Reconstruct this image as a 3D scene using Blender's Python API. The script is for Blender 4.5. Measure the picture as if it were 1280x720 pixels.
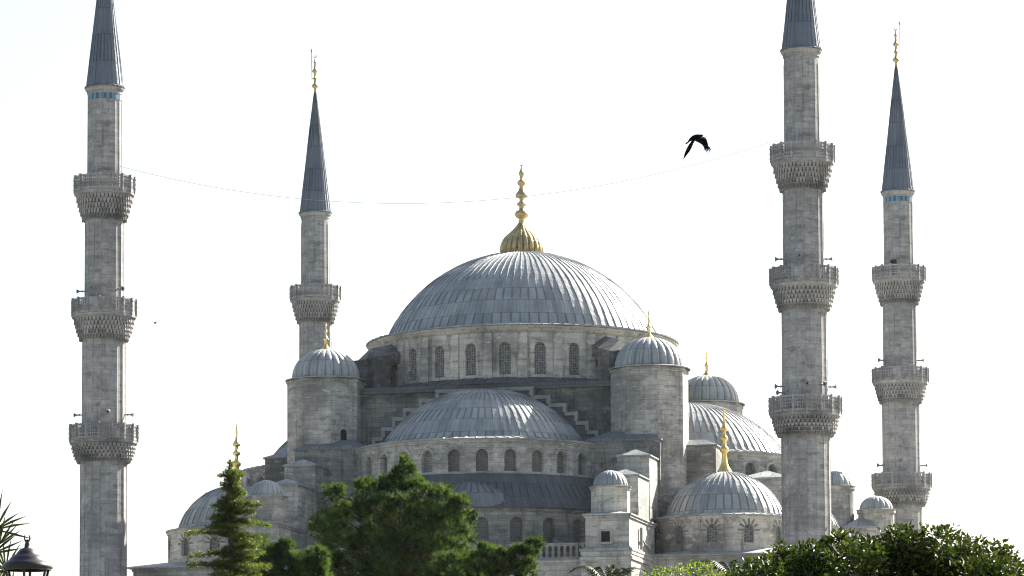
import bpy, bmesh, math, random
import numpy as np
from mathutils import Vector, Matrix
from math import sin, cos, pi, sqrt, radians, atan2, hypot

for o in list(bpy.data.objects):
    bpy.data.objects.remove(o, do_unlink=True)
S = bpy.context.scene
COL = S.collection
random.seed(7)

# ------------------------------------------------------------------ camera, sky, sun, exposure
cam_d = bpy.data.cameras.new('camera'); cam = bpy.data.objects.new('camera', cam_d); COL.objects.link(cam)
cam_d.sensor_fit = 'HORIZONTAL'; cam_d.sensor_width = 36.0
cam_d.lens = 127.352
cam_d.shift_y = 0.26073
cam_d.clip_start = 0.5; cam_d.clip_end = 6000
cam.matrix_world = Matrix.Translation((0, 0, 1.7)) @ Matrix.Rotation(radians(90 + 4.4077), 4, 'X') @ Matrix.Rotation(radians(-0.3095), 4, 'Z')
S.camera = cam

SUN_AZ = 44.0      # degrees from +Y towards +X
SUN_EL = 35.0
world = bpy.data.worlds.new('World'); S.world = world; world.use_nodes = True
wn = world.node_tree.nodes; wl = world.node_tree.links
for n in list(wn): wn.remove(n)
sky = wn.new('ShaderNodeTexSky'); sky.sky_type = 'NISHITA'; sky.sun_disc = False
sky.sun_elevation = radians(SUN_EL); sky.sun_rotation = radians(SUN_AZ)
sky.altitude = 30; sky.air_density = 1.0; sky.dust_density = 2.6; sky.ozone_density = 0.6
bg = wn.new('ShaderNodeBackground'); bg.inputs['Strength'].default_value = 0.057
wo = wn.new('ShaderNodeOutputWorld')
wl.new(sky.outputs[0], bg.inputs[0]); wl.new(bg.outputs[0], wo.inputs[0])

sun_d = bpy.data.lights.new('sun', 'SUN'); sun_d.energy = 5.0; sun_d.angle = radians(0.5); sun_d.color = (1.0, 0.95, 0.87)
sun = bpy.data.objects.new('sun', sun_d); COL.objects.link(sun)
sd = Vector((sin(radians(SUN_AZ)) * cos(radians(SUN_EL)), cos(radians(SUN_AZ)) * cos(radians(SUN_EL)), sin(radians(SUN_EL))))
sun.location = sd * 300
sun.rotation_euler = sd.to_track_quat('Z', 'Y').to_euler()

S.view_settings.view_transform = 'Standard'; S.view_settings.look = 'None'
S.view_settings.gamma = 1.0; S.view_settings.use_curve_mapping = False
S.view_settings.exposure = 2.0
S.render.engine = 'CYCLES'
S.cycles.filter_width = 1.15; S.cycles.max_bounces = 6; S.cycles.transparent_max_bounces = 8
S.render.resolution_x = 1024; S.render.resolution_y = 576

# ------------------------------------------------------------------ materials
class NT:
    def __init__(self, name):
        self.m = bpy.data.materials.new(name); self.m.use_nodes = True
        self.n = self.m.node_tree.nodes; self.l = self.m.node_tree.links
        for x in list(self.n): self.n.remove(x)
        self.out = self.n.new('ShaderNodeOutputMaterial')
    def add(self, t, **kw):
        x = self.n.new(t)
        for k, v in kw.items(): setattr(x, k, v)
        return x
    def link(self, a, b): self.l.new(a, b)
    def noise(self, vec, scale, detail=4, rough=0.55):
        x = self.add('ShaderNodeTexNoise'); x.inputs['Scale'].default_value = scale
        x.inputs['Detail'].default_value = detail; x.inputs['Roughness'].default_value = rough
        if vec is not None: self.link(vec, x.inputs['Vector'])
        return x.outputs['Fac']
    def ramp(self, fac, stops):
        x = self.add('ShaderNodeValToRGB'); e = x.color_ramp.elements
        e[0].position, e[0].color = stops[0][0], (*stops[0][1], 1)
        e[1].position, e[1].color = stops[-1][0], (*stops[-1][1], 1)
        for p, c in stops[1:-1]:
            q = e.new(p); q.color = (*c, 1)
        self.link(fac, x.inputs[0]); return x.outputs[0]
    def mix(self, a, b, fac, mode='MIX'):
        x = self.add('ShaderNodeMix', data_type='RGBA', blend_type=mode)
        for i, v in ((0, fac), (6, a), (7, b)):
            if isinstance(v, (int, float)): x.inputs[i].default_value = v
            elif isinstance(v, tuple): x.inputs[i].default_value = (*v, 1)
            else: self.link(v, x.inputs[i])
        return x.outputs[2]
    def mapv(self, vec, scale):
        x = self.add('ShaderNodeMapping'); x.inputs['Scale'].default_value = scale
        self.link(vec, x.inputs['Vector']); return x.outputs[0]
    def pbsdf(self, col, rough, metal=0.0, spec=0.5, bump=None, bstr=0.3, bdist=0.05):
        b = self.add('ShaderNodeBsdfPrincipled')
        for k, v in (('Base Color', col), ('Roughness', rough), ('Metallic', metal), ('Specular IOR Level', spec)):
            if isinstance(v, (int, float)): b.inputs[k].default_value = v
            elif isinstance(v, tuple): b.inputs[k].default_value = (*v, 1)
            else: self.link(v, b.inputs[k])
        if bump is not None:
            x = self.add('ShaderNodeBump'); x.inputs['Strength'].default_value = bstr; x.inputs['Distance'].default_value = bdist
            self.link(bump, x.inputs['Height']); self.link(x.outputs[0], b.inputs['Normal'])
        self.link(b.outputs[0], self.out.inputs[0]); return b

def stone_mat(name, c1, c2, mortar, stain, stain_amt=0.5, bw=0.95, rh=0.42, streak=0.4):
    t = NT(name)
    uv = t.add('ShaderNodeUVMap').outputs[0]
    geo = t.add('ShaderNodeTexCoord').outputs['Object']
    br = t.add('ShaderNodeTexBrick'); br.offset = 0.5; br.squash = 1.0
    br.inputs['Scale'].default_value = 1.0; br.inputs['Brick Width'].default_value = bw; br.inputs['Row Height'].default_value = rh
    br.inputs['Mortar Size'].default_value = 0.018; br.inputs['Mortar Smooth'].default_value = 0.4; br.inputs['Bias'].default_value = -0.15
    br.inputs['Color1'].default_value = (*c1, 1); br.inputs['Color2'].default_value = (*c2, 1); br.inputs['Mortar'].default_value = (*mortar, 1)
    t.link(uv, br.inputs['Vector'])
    # patches of lighter and darker blocks with ragged edges
    pn = t.noise(geo, 0.5, 5, 0.62)
    c = t.mix(br.outputs[0], t.ramp(pn, [(0.38, (0.70,) * 3), (0.45, (0.97,) * 3), (0.56, (1.0,) * 3), (0.62, (1.2, 1.19, 1.17))]), 0.8, 'MULTIPLY')
    big = t.noise(geo, 0.17, 6, 0.68)
    c = t.mix(c, stain, t.ramp(big, [(0.46, (0, 0, 0)), (0.60, (stain_amt,) * 3)]))
    blk = t.noise(t.mapv(uv, (0.8, 2.1, 1)), 1.0, 2, 0.5)
    c = t.mix(c, tuple(x * 0.5 for x in c2), t.ramp(blk, [(0.60, (0, 0, 0)), (0.64, (0.6,) * 3)]))
    c = t.mix(c, tuple(min(1, x * 1.3) for x in c1), t.ramp(blk, [(0.33, (0.5,) * 3), (0.37, (0, 0, 0))]))
    cr = t.noise(t.mapv(uv, (0.22, 2.38, 1)), 1.0, 1, 0.4)
    c = t.mix(c, t.ramp(cr, [(0.36, (0.74,) * 3), (0.46, (1.0,) * 3), (0.56, (1.0,) * 3), (0.64, (1.16,) * 3)]), 0.5, 'MULTIPLY')
    # rain streaks, stretched down the wall
    st = t.noise(t.mapv(uv, (1.5, 0.13, 1)), 1.0, 5, 0.7)
    c = t.mix(c, tuple(x * 0.35 for x in stain), t.ramp(st, [(0.53, (0, 0, 0)), (0.68, (streak,) * 3)]))
    fine = t.noise(geo, 5.0, 5, 0.7)
    c = t.mix(c, t.ramp(fine, [(0.3, (0.82,) * 3), (0.7, (1.1,) * 3)]), 0.8, 'MULTIPLY')
    bump = t.mix(br.outputs[1], fine, 0.6)
    t.pbsdf(c, 0.85, spec=0.25, bump=bump, bstr=0.3, bdist=0.03)
    return t.m

STONE = stone_mat('ashlar_stone', (0.435, 0.417, 0.375), (0.315, 0.305, 0.278), (0.21, 0.206, 0.19), (0.125, 0.13, 0.125), 0.65)
STONE_MID = stone_mat('grimy_shaded_stone', (0.31, 0.30, 0.27), (0.22, 0.215, 0.195), (0.14, 0.14, 0.13), (0.07, 0.075, 0.073), 0.75, 0.95, 0.42, 0.6)  # grime streaks, and a darker base that paints shade on the lower front wall
STONE_PALE = stone_mat('pale_stone', (0.53, 0.495, 0.43), (0.44, 0.415, 0.365), (0.34, 0.32, 0.285), (0.13, 0.135, 0.13), 0.75, 1.1, 0.5, 0.75)
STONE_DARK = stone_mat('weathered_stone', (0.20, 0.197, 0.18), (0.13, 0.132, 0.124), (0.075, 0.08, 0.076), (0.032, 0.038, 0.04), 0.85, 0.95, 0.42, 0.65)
STONE_MIN = stone_mat('minaret_stone', (0.365, 0.354, 0.336), (0.285, 0.278, 0.267), (0.245, 0.239, 0.229), (0.14, 0.145, 0.145), 0.6, 0.8, 0.52, 0.55)
STONE_CORBEL = stone_mat('sooty_corbel_stone', (0.36, 0.345, 0.32), (0.28, 0.27, 0.25), (0.24, 0.23, 0.215), (0.08, 0.083, 0.082), 0.8, 0.5, 0.4, 0.55)

def lead_mat(name, base, dark, rough=0.42, metal=0.35, row=1.5):
    t = NT(name)
    uv = t.add('ShaderNodeUVMap').outputs[0]
    geo = t.add('ShaderNodeTexCoord').outputs['Object']
    br = t.add('ShaderNodeTexBrick'); br.offset = 0.37
    br.inputs['Scale'].default_value = 1.0; br.inputs['Brick Width'].default_value = 1.0; br.inputs['Row Height'].default_value = row
    br.inputs['Mortar Size'].default_value = 0.035; br.inputs['Mortar Smooth'].default_value = 0.2; br.inputs['Bias'].default_value = 0.0
    br.inputs['Color1'].default_value = (*base, 1); br.inputs['Color2'].default_value = tuple(x * 0.66 for x in base) + (1,)
    br.inputs['Mortar'].default_value = (*dark, 1)
    t.link(uv, br.inputs['Vector'])
    n = t.noise(geo, 0.5, 5, 0.6)
    c = t.mix(br.outputs[0], t.ramp(n, [(0.3, (0.62, 0.66, 0.68)), (0.68, (1.12, 1.1, 1.06))]), 0.9, 'MULTIPLY')
    st = t.noise(t.mapv(uv, (2.2, 0.18, 1)), 1.0, 4, 0.65)
    c = t.mix(c, tuple(min(1, x * 1.45) for x in base), t.ramp(st, [(0.55, (0, 0, 0)), (0.8, (0.6,) * 3)]))
    f = t.noise(geo, 3.0, 3, 0.5)
    r = t.add('ShaderNodeMapRange'); r.inputs['To Min'].default_value = rough - 0.08; r.inputs['To Max'].default_value = rough + 0.14
    t.link(n, r.inputs['Value'])
    t.pbsdf(c, r.outputs[0], metal=metal, spec=0.5, bump=f, bstr=0.45, bdist=0.09)
    return t.m

LEAD = lead_mat('lead_sheet', (0.355, 0.372, 0.365), (0.16, 0.17, 0.167), 0.54, 0.06)
LEAD_MID = lead_mat('grey_lead', (0.18, 0.195, 0.20), (0.075, 0.085, 0.085), 0.55, 0.08)
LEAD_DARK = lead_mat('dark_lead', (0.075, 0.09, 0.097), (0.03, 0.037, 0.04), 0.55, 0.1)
LEAD_SPIRE = lead_mat('spire_lead', (0.15, 0.18, 0.215), (0.06, 0.075, 0.09), 0.5, 0.25, 2.35)

def plain(name, col, rough=0.6, metal=0.0, spec=0.4, var=0.25, scale=2.0):
    t = NT(name)
    geo = t.add('ShaderNodeTexCoord').outputs['Object']
    n = t.noise(geo, scale, 4, 0.6)
    c = t.mix(col, t.ramp(n, [(0.3, (1 - var,) * 3), (0.7, (1 + var,) * 3)]), 1.0, 'MULTIPLY')
    t.pbsdf(c, rough, metal, spec, bump=n, bstr=0.1, bdist=0.02)
    return t.m
GOLD = plain('gilded_copper', (0.83, 0.60, 0.20), 0.32, 0.9, 0.5, 0.25, 1.5)
GOLD_OLD = plain('tarnished_gilt', (0.50, 0.38, 0.17), 0.42, 0.7, 0.5, 0.4, 2.0)
def glass_mat():
    t = NT('dull_window'); oi = t.add('ShaderNodeObjectInfo').outputs['Random']; uv = t.add('ShaderNodeUVMap').outputs[0]
    br = t.add('ShaderNodeTexBrick'); br.offset = 0.5; br.inputs['Scale'].default_value = 1.0; br.inputs['Brick Width'].default_value = 0.24; br.inputs['Row Height'].default_value = 0.21
    br.inputs['Mortar Size'].default_value = 0.022; br.inputs['Bias'].default_value = 0.1
    for k_, c_ in (('Color1', (0.05, 0.055, 0.058)), ('Color2', (0.10, 0.105, 0.105)), ('Mortar', (0.15, 0.15, 0.14))): br.inputs[k_].default_value = (*c_, 1)
    t.link(uv, br.inputs['Vector'])
    c = t.mix(br.outputs[0], t.ramp(oi, [(0, (0.6, 0.62, 0.64)), (1, (1.35, 1.3, 1.25))]), 1.0, 'MULTIPLY')
    c = t.mix(c, t.ramp(t.noise(uv, 1.4, 4, .6), [(.35, (.6,) * 3), (.65, (1.3,) * 3)]), .8, 'MULTIPLY')
    t.pbsdf(c, 0.4); return t.m
GLASS = glass_mat()
VOID = plain('dark_opening', (0.008, 0.01, 0.012), 0.9, 0.0, 0.05, 0.2, 1.0)
VOUSS = plain('dark_voussoir_stone', (0.19, 0.175, 0.16), 0.85, 0.0, 0.2, 0.3, 2.0)
TRIM = plain('trim_stone', (0.25, 0.248, 0.23), 0.8, 0.0, 0.25, 0.3, 1.2)
METAL = plain('painted_metal', (0.20, 0.21, 0.21), 0.5, 0.2, 0.5, 0.2, 3.0)
BLACKMETAL = plain('dark_lamp_metal', (0.035, 0.028, 0.026), 0.35, 0.3, 0.5, 0.3, 8.0)
CABLE = plain('cable_steel', (0.30, 0.28, 0.26), 0.8)
BIRD = plain('black_feathers', (0.003, 0.003, 0.004), 0.8, 0.0, 0.05, 0.3, 12.0)

def grille_mat():
    t = NT('pierced_plaster_grille')
    uv = t.add('ShaderNodeUVMap').outputs[0]
    v = t.add('ShaderNodeTexVoronoi'); v.inputs['Scale'].default_value = 4.4; v.inputs['Randomness'].default_value = 0.35
    t.link(uv, v.inputs['Vector'])
    c = t.ramp(v.outputs['Distance'], [(0.30, (0.04, 0.045, 0.048)), (0.46, (0.19, 0.187, 0.178))])
    t.pbsdf(c, 0.7)
    return t.m
GRILLE = grille_mat()

def tile_mat():
    t = NT('blue_glazed_tile')
    uv = t.add('ShaderNodeUVMap').outputs[0]
    w = t.add('ShaderNodeTexWave', wave_type='BANDS', bands_direction='X'); w.inputs['Scale'].default_value = 0.62
    w.inputs['Distortion'].default_value = 0.6
    t.link(uv, w.inputs['Vector'])
    c = t.ramp(w.outputs['Fac'], [(0.35, (0.025, 0.08, 0.15)), (0.6, (0.12, 0.21, 0.26))])
    t.pbsdf(c, 0.3)
    return t.m
TILE = tile_mat()

def leaf_mat(name, front, back, trans=0.4, rough=0.5, spec=0.4, var=0.5, cscale=1.2):
    t = NT(name)
    g = t.add('ShaderNodeNewGeometry')
    ob = t.add('ShaderNodeTexCoord').outputs['Object']
    n = t.noise(ob, cscale, 3, 0.6)
    hsv = t.mix(front, back, g.outputs['Random Per Island'])
    c = t.mix(hsv, t.ramp(n, [(0.3, (1 - var,) * 3), (0.7, (1 + var,) * 3)]), 1.0, 'MULTIPLY')
    b = t.add('ShaderNodeBsdfPrincipled'); t.link(c, b.inputs['Base Color'])
    b.inputs['Roughness'].default_value = rough; b.inputs['Specular IOR Level'].default_value = spec
    tr = t.add('ShaderNodeBsdfTranslucent'); c2 = t.mix(c, (1.5, 1.5, 0.62), 1.0, 'MULTIPLY'); t.link(c2, tr.inputs['Color'])
    m = t.add('ShaderNodeMixShader'); m.inputs[0].default_value = trans
    t.link(b.outputs[0], m.inputs[1]); t.link(tr.outputs[0], m.inputs[2]); t.link(m.outputs[0], t.out.inputs[0])
    return t.m
PINE = leaf_mat('pine_needles', (0.022, 0.046, 0.016), (0.070, 0.108, 0.036), 0.36, 0.6, 0.12, 0.85, 3.4)
CEDAR = leaf_mat('cedar_needles', (0.034, 0.058, 0.016), (0.095, 0.125, 0.026), 0.46, 0.5, 0.4, 0.45, 3.0)
GLOSSY = leaf_mat('glossy_leaves', (0.018, 0.032, 0.005), (0.042, 0.062, 0.008), 0.26, 0.48, 0.3, 0.45, 2.0)
YELLOW = leaf_mat('yellow_green_leaves', (0.075, 0.12, 0.014), (0.12, 0.165, 0.02), 0.5, 0.5, 0.4, 0.3, 3.0)
PALM = leaf_mat('palm_blades', (0.014, 0.022, 0.008), (0.03, 0.042, 0.012), 0.12, 0.6, 0.15, 0.3, 3.0)
FARLEAF = leaf_mat('cypress_foliage', (0.05, 0.065, 0.03), (0.07, 0.085, 0.04), 0.2, 0.6, 0.3, 0.3, 1.0)
BARK = plain('bark', (0.085, 0.062, 0.045), 0.9, 0, 0.2, 0.4, 6.0)

# ------------------------------------------------------------------ object helpers
def tag(o, label=None, cat=None, group=None, kind=None):
    if label: o['label'] = label
    if cat: o['category'] = cat
    if group: o['group'] = group
    if kind: o['kind'] = kind
    return o
def thing(name, label, cat, loc=(0, 0, 0), rz=0.0, group=None):
    o = bpy.data.objects.new(name, None); COL.objects.link(o); o.empty_display_size = 1
    o.location = loc; o.rotation_euler = (0, 0, rz)
    return tag(o, label, cat, group)

class MB:
    def __init__(s): s.v = []; s.f = []; s.uv = []; s.mi = []; s.sm = []
    def face(s, idx, uv=None, mi=0, sm=False):
        if uv is None:
            P = [s.v[i] for i in idx]
            n = Vector((0, 0, 0))
            for i in range(len(P)):
                a, b = P[i], P[(i + 1) % len(P)]
                n += Vector(((a[1] - b[1]) * (a[2] + b[2]), (a[2] - b[2]) * (a[0] + b[0]), (a[0] - b[0]) * (a[1] + b[1])))
            L = n.length or 1; n /= L
            if abs(n.z) < 0.75:
                h = hypot(n.x, n.y) or 1; tx, ty = -n.y / h, n.x / h
                uv = [(p[0] * tx + p[1] * ty, p[2]) for p in P]
            else: uv = [(p[0], p[1]) for p in P]
        s.f.append(list(idx)); s.uv.append(uv); s.mi.append(mi); s.sm.append(sm)
    def poly(s, pts, uv=None, mi=0, sm=False):
        b = len(s.v); s.v += [tuple(p) for p in pts]; s.face(list(range(b, b + len(pts))), uv, mi, sm)
    def box(s, x0, x1, y0, y1, z0, z1, mi=0, bottom=True):
        p = [(x0, y0, z0), (x1, y0, z0), (x1, y1, z0), (x0, y1, z0), (x0, y0, z1), (x1, y0, z1), (x1, y1, z1), (x0, y1, z1)]
        b = len(s.v); s.v += p
        for q in ((0, 1, 5, 4), (1, 2, 6, 5), (2, 3, 7, 6), (3, 0, 4, 7), (4, 5, 6, 7)) + (((3, 2, 1, 0),) if bottom else ()):
            s.face([b + i for i in q], mi=mi)
    def obox(s, c, ax, ay, az, mi=0):
        """box with centre c and half-extent vectors"""
        c, ax, ay, az = map(Vector, (c, ax, ay, az)); b = len(s.v)
        for dz in (-1, 1):
            for dx, dy in ((-1, -1), (1, -1), (1, 1), (-1, 1)): s.v.append(tuple(c + ax * dx + ay * dy + az * dz))
        for q in ((0, 1, 5, 4), (1, 2, 6, 5), (2, 3, 7, 6), (3, 0, 4, 7), (4, 5, 6, 7), (3, 2, 1, 0)): s.face([b + i for i in q], mi=mi)
    def bar(s, a, b, r, mi=0):
        a, b = Vector(a), Vector(b); d = (b - a); L = d.length
        if L < 1e-6: return
        d /= L; u = d.cross(Vector((0, 0, 1)) if abs(d.z) < 0.9 else Vector((1, 0, 0))).normalized(); w = d.cross(u)
        s.obox((a + b) / 2, u * r, w * r, d * L / 2, mi)
    def prism(s, poly, f0, f1, mi=0):
        """polygon of 2-D points, f0/f1 map a 2-D point to the near / far 3-D side"""
        n = len(poly); b = len(s.v); s.v += [tuple(f0(p)) for p in poly] + [tuple(f1(p)) for p in poly]
        s.face(list(range(b, b + n)), mi=mi); s.face(list(range(b + 2 * n - 1, b + n - 1, -1)), mi=mi)
        for i in range(n):
            j = (i + 1) % n; s.face([b + i, b + n + i, b + n + j, b + j], mi=mi)
    def lathe(s, prof, n, a0=0.0, a1=2 * pi, c=(0, 0), mi=0, sm=False, uvs=None, caps=False, rfun=None):
        """angle 0 faces -y, growing towards +x"""
        full = abs(a1 - a0 - 2 * pi) < 1e-6; m = n if full else n + 1; b = len(s.v); t = 0.0; T = []
        for i, (r, z) in enumerate(prof):
            if i: t += hypot(r - prof[i - 1][0], z - prof[i - 1][1])
            T.append(t)
            for j in range(m):
                a = a0 + (a1 - a0) * j / n; rr = r * (rfun(a, i) if rfun else 1)
                s.v.append((c[0] + rr * sin(a), c[1] - rr * cos(a), z))
        R = max(p[0] for p in prof); ku = R if uvs is None else uvs / (2 * pi)
        for i in range(len(prof) - 1):
            for j in range(n):
                k = (j + 1) % m
                q = [b + i * m + j, b + i * m + k, b + (i + 1) * m + k, b + (i + 1) * m + j]
                ua, ub = (a0 + (a1 - a0) * j / n) * ku, (a0 + (a1 - a0) * (j + 1) / n) * ku
                va, vb = (prof[i][1], prof[i + 1][1]) if uvs is None and abs(prof[i + 1][1] - prof[i][1]) > abs(prof[i + 1][0] - prof[i][0]) else (T[i], T[i + 1])
                s.face(q, [(ua, va), (ub, va), (ub, vb), (ua, vb)], mi, sm)
        if caps:
            if full:
                s.face([b + j for j in range(m)][::-1], mi=mi); s.face([b + (len(prof) - 1) * m + j for j in range(m)], mi=mi)
    def seams(s, prof, n, w=0.11, h=0.10, a0=0.0, a1=2 * pi, c=(0, 0), mi=0, nmid=1):
        """ribbed lead surface: n standing seams around, each raised h and w wide"""
        full = abs(a1 - a0 - 2 * pi) < 1e-6; b = len(s.v); P = (a1 - a0) / n; t = 0.0; T = [0.0]
        for i in range(1, len(prof)): T.append(T[-1] + hypot(prof[i][0] - prof[i - 1][0], prof[i][1] - prof[i - 1][1]))
        per = 4 + nmid; m = n * per + (0 if full else 1); U = []
        for i, (r, z) in enumerate(prof):
            i0, i1 = max(0, i - 1), min(len(prof) - 1, i + 1)
            dr, dz = prof[i1][0] - prof[i0][0], prof[i1][1] - prof[i0][1]; L = hypot(dr, dz) or 1
            nr, nz = dz / L, -dr / L
            wa = min(w / max(r, 1e-3), P * 0.42); hh = h if 0 < i < len(prof) - 1 else h * 0.3
            hh = min(hh, r * P * 0.5)
            jit = [random.gauss(0, 0.16) * wa for _ in range(n)]; hj = [random.uniform(.65, 1.15) for _ in range(n)]
            for j in range(m):
                k, q = divmod(j, per)
                a = a0 + k * P + (0, wa * 0.15, wa * 0.85, wa)[q] if q < 4 else a0 + k * P + wa + (P - wa) * (q - 3) / (nmid + 1)
                if 0 < i: a += jit[k % n]
                lift = hh * hj[k % n] if q in (1, 2) else 0.0
                rr = r + nr * lift
                s.v.append((c[0] + rr * sin(a), c[1] - rr * cos(a), z + nz * lift))
        for i in range(len(prof) - 1):
            for j in range(m if full else m - 1):
                k = (j + 1) % m; qq = [b + i * m + j, b + i * m + k, b + (i + 1) * m + k, b + (i + 1) * m + j]
                def uu(jj):
                    kk, q = divmod(jj, per); return kk + (0.0, .005, .015, .02)[q] if q < 4 else kk + .02 + .98 * (q - 3) / (nmid + 1)
                ua, ub = uu(j), uu(j + 1)
                s.face(qq, [(ua, T[i]), (ub, T[i]), (ub, T[i + 1]), (ua, T[i + 1])], mi, False)
    def fluted(s, prof, n, amp=0.07, c=(0, 0), mi=0, a0=0.0, sub=6):
        """gored dome: n convex gores with sharp valleys"""
        m = n * sub; b = len(s.v); T = [0.0]
        for i in range(1, len(prof)): T.append(T[-1] + hypot(prof[i][0] - prof[i - 1][0], prof[i][1] - prof[i - 1][1]))
        rm = max(p[0] for p in prof)
        for i, (r, z) in enumerate(prof):
            k = 0.0 if i == 0 else 1.0
            for j in range(m):
                x = (j % sub) / sub; a = a0 + 2 * pi * j / m
                rr = r * (1 + amp * k * (sqrt(max(0, 1 - (2 * x - 1) ** 2)) - 0.6))
                s.v.append((c[0] + rr * sin(a), c[1] - rr * cos(a), z))
        for i in range(len(prof) - 1):
            for j in range(m):
                k = (j + 1) % m
                u = j / sub; du = 1 / sub
                s.face([b + i * m + j, b + i * m + k, b + (i + 1) * m + k, b + (i + 1) * m + j], [(u, T[i]), (u + du, T[i]), (u + du, T[i + 1]), (u, T[i + 1])], mi, False)
    def build(s, name, mats, parent=None, angle=None):
        me = bpy.data.meshes.new(name); me.from_pydata(s.v, [], s.f)
        if not isinstance(mats, (list, tuple)): mats = [mats]
        for m in mats: me.materials.append(m)
        ul = me.uv_layers.new(name='UVMap')
        flat = [c for f in s.uv for p in f for c in p]
        ul.data.foreach_set('uv', flat)
        me.polygons.foreach_set('material_index', s.mi)
        me.polygons.foreach_set('use_smooth', s.sm)
        me.update()
        o = bpy.data.objects.new(name, me); COL.objects.link(o)
        if parent: o.parent = parent
        return o

def arch_wall(mb, fn, s0, s1, z0, z1, wins, depth, seg=8, smax=1.0, mi=0, trim=None):
    """wall sheet in (s, z, depth) space with arched recesses; returns one MB per window panel"""
    def q(a, b, c, d): mb.poly([fn(*a), fn(*b), fn(*c), fn(*d)], [(p[0], p[1]) for p in (a, b, c, d)], mi)
    def strip(a, b):
        n = max(1, int(math.ceil((b - a) / smax - 1e-6)))
        for i in range(n):
            x, y = a + (b - a) * i / n, a + (b - a) * (i + 1) / n
            q((x, z0, 0), (y, z0, 0), (y, z1, 0), (x, z1, 0))
    cur = s0; out = []
    for (sc, hw, sill, spring) in wins:
        a, b = sc - hw, sc + hw; strip(cur, a); cur = b
        arc = [(sc - hw * cos(pi * i / seg), spring + hw * sin(pi * i / seg) * 1.08) for i in range(seg + 1)]
        pan = MB()
        for i in range(seg):
            (x, zx), (y, zy) = arc[i], arc[i + 1]
            q((x, z0, 0), (y, z0, 0), (y, sill, 0), (x, sill, 0))
            q((x, zx, 0), (y, zy, 0), (y, z1, 0), (x, z1, 0))
            q((x, zx, 0), (x, zx, depth), (y, zy, depth), (y, zy, 0))
            q((x, sill, depth), (x, sill, 0), (y, sill, 0), (y, sill, depth))
            pan.poly([fn(x, sill, depth * .98), fn(y, sill, depth * .98), fn(y, zy, depth * .98), fn(x, zx, depth * .98)], [(x - sc, sill), (y - sc, sill), (y - sc, zy), (x - sc, zx)])
            if trim:
                w0, w1, pr, tm = trim
                o0, o1 = [[(sc - (hw + w) * cos(pi * k / seg), spring + (hw + w) * sin(pi * k / seg) * 1.08) for k in (i, i + 1)] for w in (w0, w1)]
                mb.poly([fn(*o0[0], -pr), fn(*o0[1], -pr), fn(*o1[1], -pr), fn(*o1[0], -pr)], None, tm)
                mb.poly([fn(*o1[0], -pr), fn(*o1[1], -pr), fn(*o1[1], 0), fn(*o1[0], 0)], None, tm)
                mb.poly([fn(*o0[1], -pr), fn(*o0[0], -pr), fn(*o0[0], 0), fn(*o0[1], 0)], None, tm)
        for x, sgn in ((a, 1), (b, -1)):
            q((x, sill, 0), (x, sill, depth), (x, spring, depth), (x, spring, 0))
        out.append(pan)
    strip(cur, s1)
    return out

def cyl(cx, cy, R, base=0.0):
    return lambda s, z, d: (cx + (R - d) * sin(base + s / R), cy - (R - d) * cos(base + s / R), z)

def cap_profile(r, z, h, n=14, r_end=0.05):
    R = (r * r + h * h) / (2 * h); zc = z + h - R; out = []
    a0 = math.asin(min(1, r / R)); a0 = a0 if h <= R else pi - a0
    for i in range(n + 1):
        a = a0 * (1 - i / n); out.append((max(r_end, R * sin(a)), zc + R * cos(a)))
    return out

FIN_BIG = [(120, 640), (123, 612), (122, 600), (115, 570), (100, 540), (85, 524), (70, 510), (52, 494), (40, 480), (26, 462), (18, 450), (20, 440), (15, 435), (20, 425), (35, 415), (40, 402), (35, 385), (15, 376), (14, 356), (26, 348), (27, 338), (12, 326), (13, 310), (34, 300), (36, 292), (30, 278), (18, 263), (12, 245), (12, 236), (22, 227), (25, 217), (20, 206), (8, 199), (9, 178), (17, 170), (15, 157), (8, 144), (4, 130), (3, 115)]
FIN_SMALL = [(105, 600), (100, 585), (70, 560), (42, 530), (28, 500), (26, 425), (50, 402), (46, 392), (30, 372), (20, 345), (11, 320), (16, 300), (25, 268), (20, 258), (10, 243), (8, 205), (16, 182), (20, 162), (14, 152), (6, 140), (2, 128)]
FIN_CORNER = [(53, 530), (52, 520), (45, 505), (32, 482), (22, 458), (18, 420), (17, 388), (30, 376), (31, 362), (24, 350), (13, 338), (13, 308), (25, 299), (26, 288), (20, 278), (12, 268), (12, 242), (27, 236), (27, 224), (18, 210), (11, 195), (7, 170), (8, 152), (6, 120), (2, 85)]
FIN_MIN = [(13, 590), (13, 530), (33, 516), (36, 505), (30, 494), (16, 485), (12, 442), (23, 432), (22, 424), (12, 416), (12, 372), (29, 358), (28, 346), (14, 328), (9, 275), (17, 262), (14, 252), (8, 244), (5, 212), (3, 205)]
def fin_prof(src, z0, H, full=None):
    y0 = src[0][1]; y1 = full if full is not None else src[-1][1]; k = H / (y0 - y1)
    return [(r * k, z0 + (y0 - y) * k) for r, y in src], k
def crescent(mb, z, r, th, flat=0.35, c=(0, 0)):
    """open horns pointing up, in the x-z plane"""
    n = 10; pts = []
    for i in range(n + 1):
        a = -pi / 2 + (i / n - 0.5) * 2 * radians(140); w = th * (1 - abs(i / n - 0.5) * 1.8)
        pts.append((c[0] + r * cos(a), z + r + r * 1.25 * sin(a), max(w, th * 0.12)))
    for i in range(n):
        (x0, z0, w0), (x1, z1, w1) = pts[i], pts[i + 1]
        mb.bar((x0, c[1], z0), (x1, c[1], z1), (w0 + w1) / 2)
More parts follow.
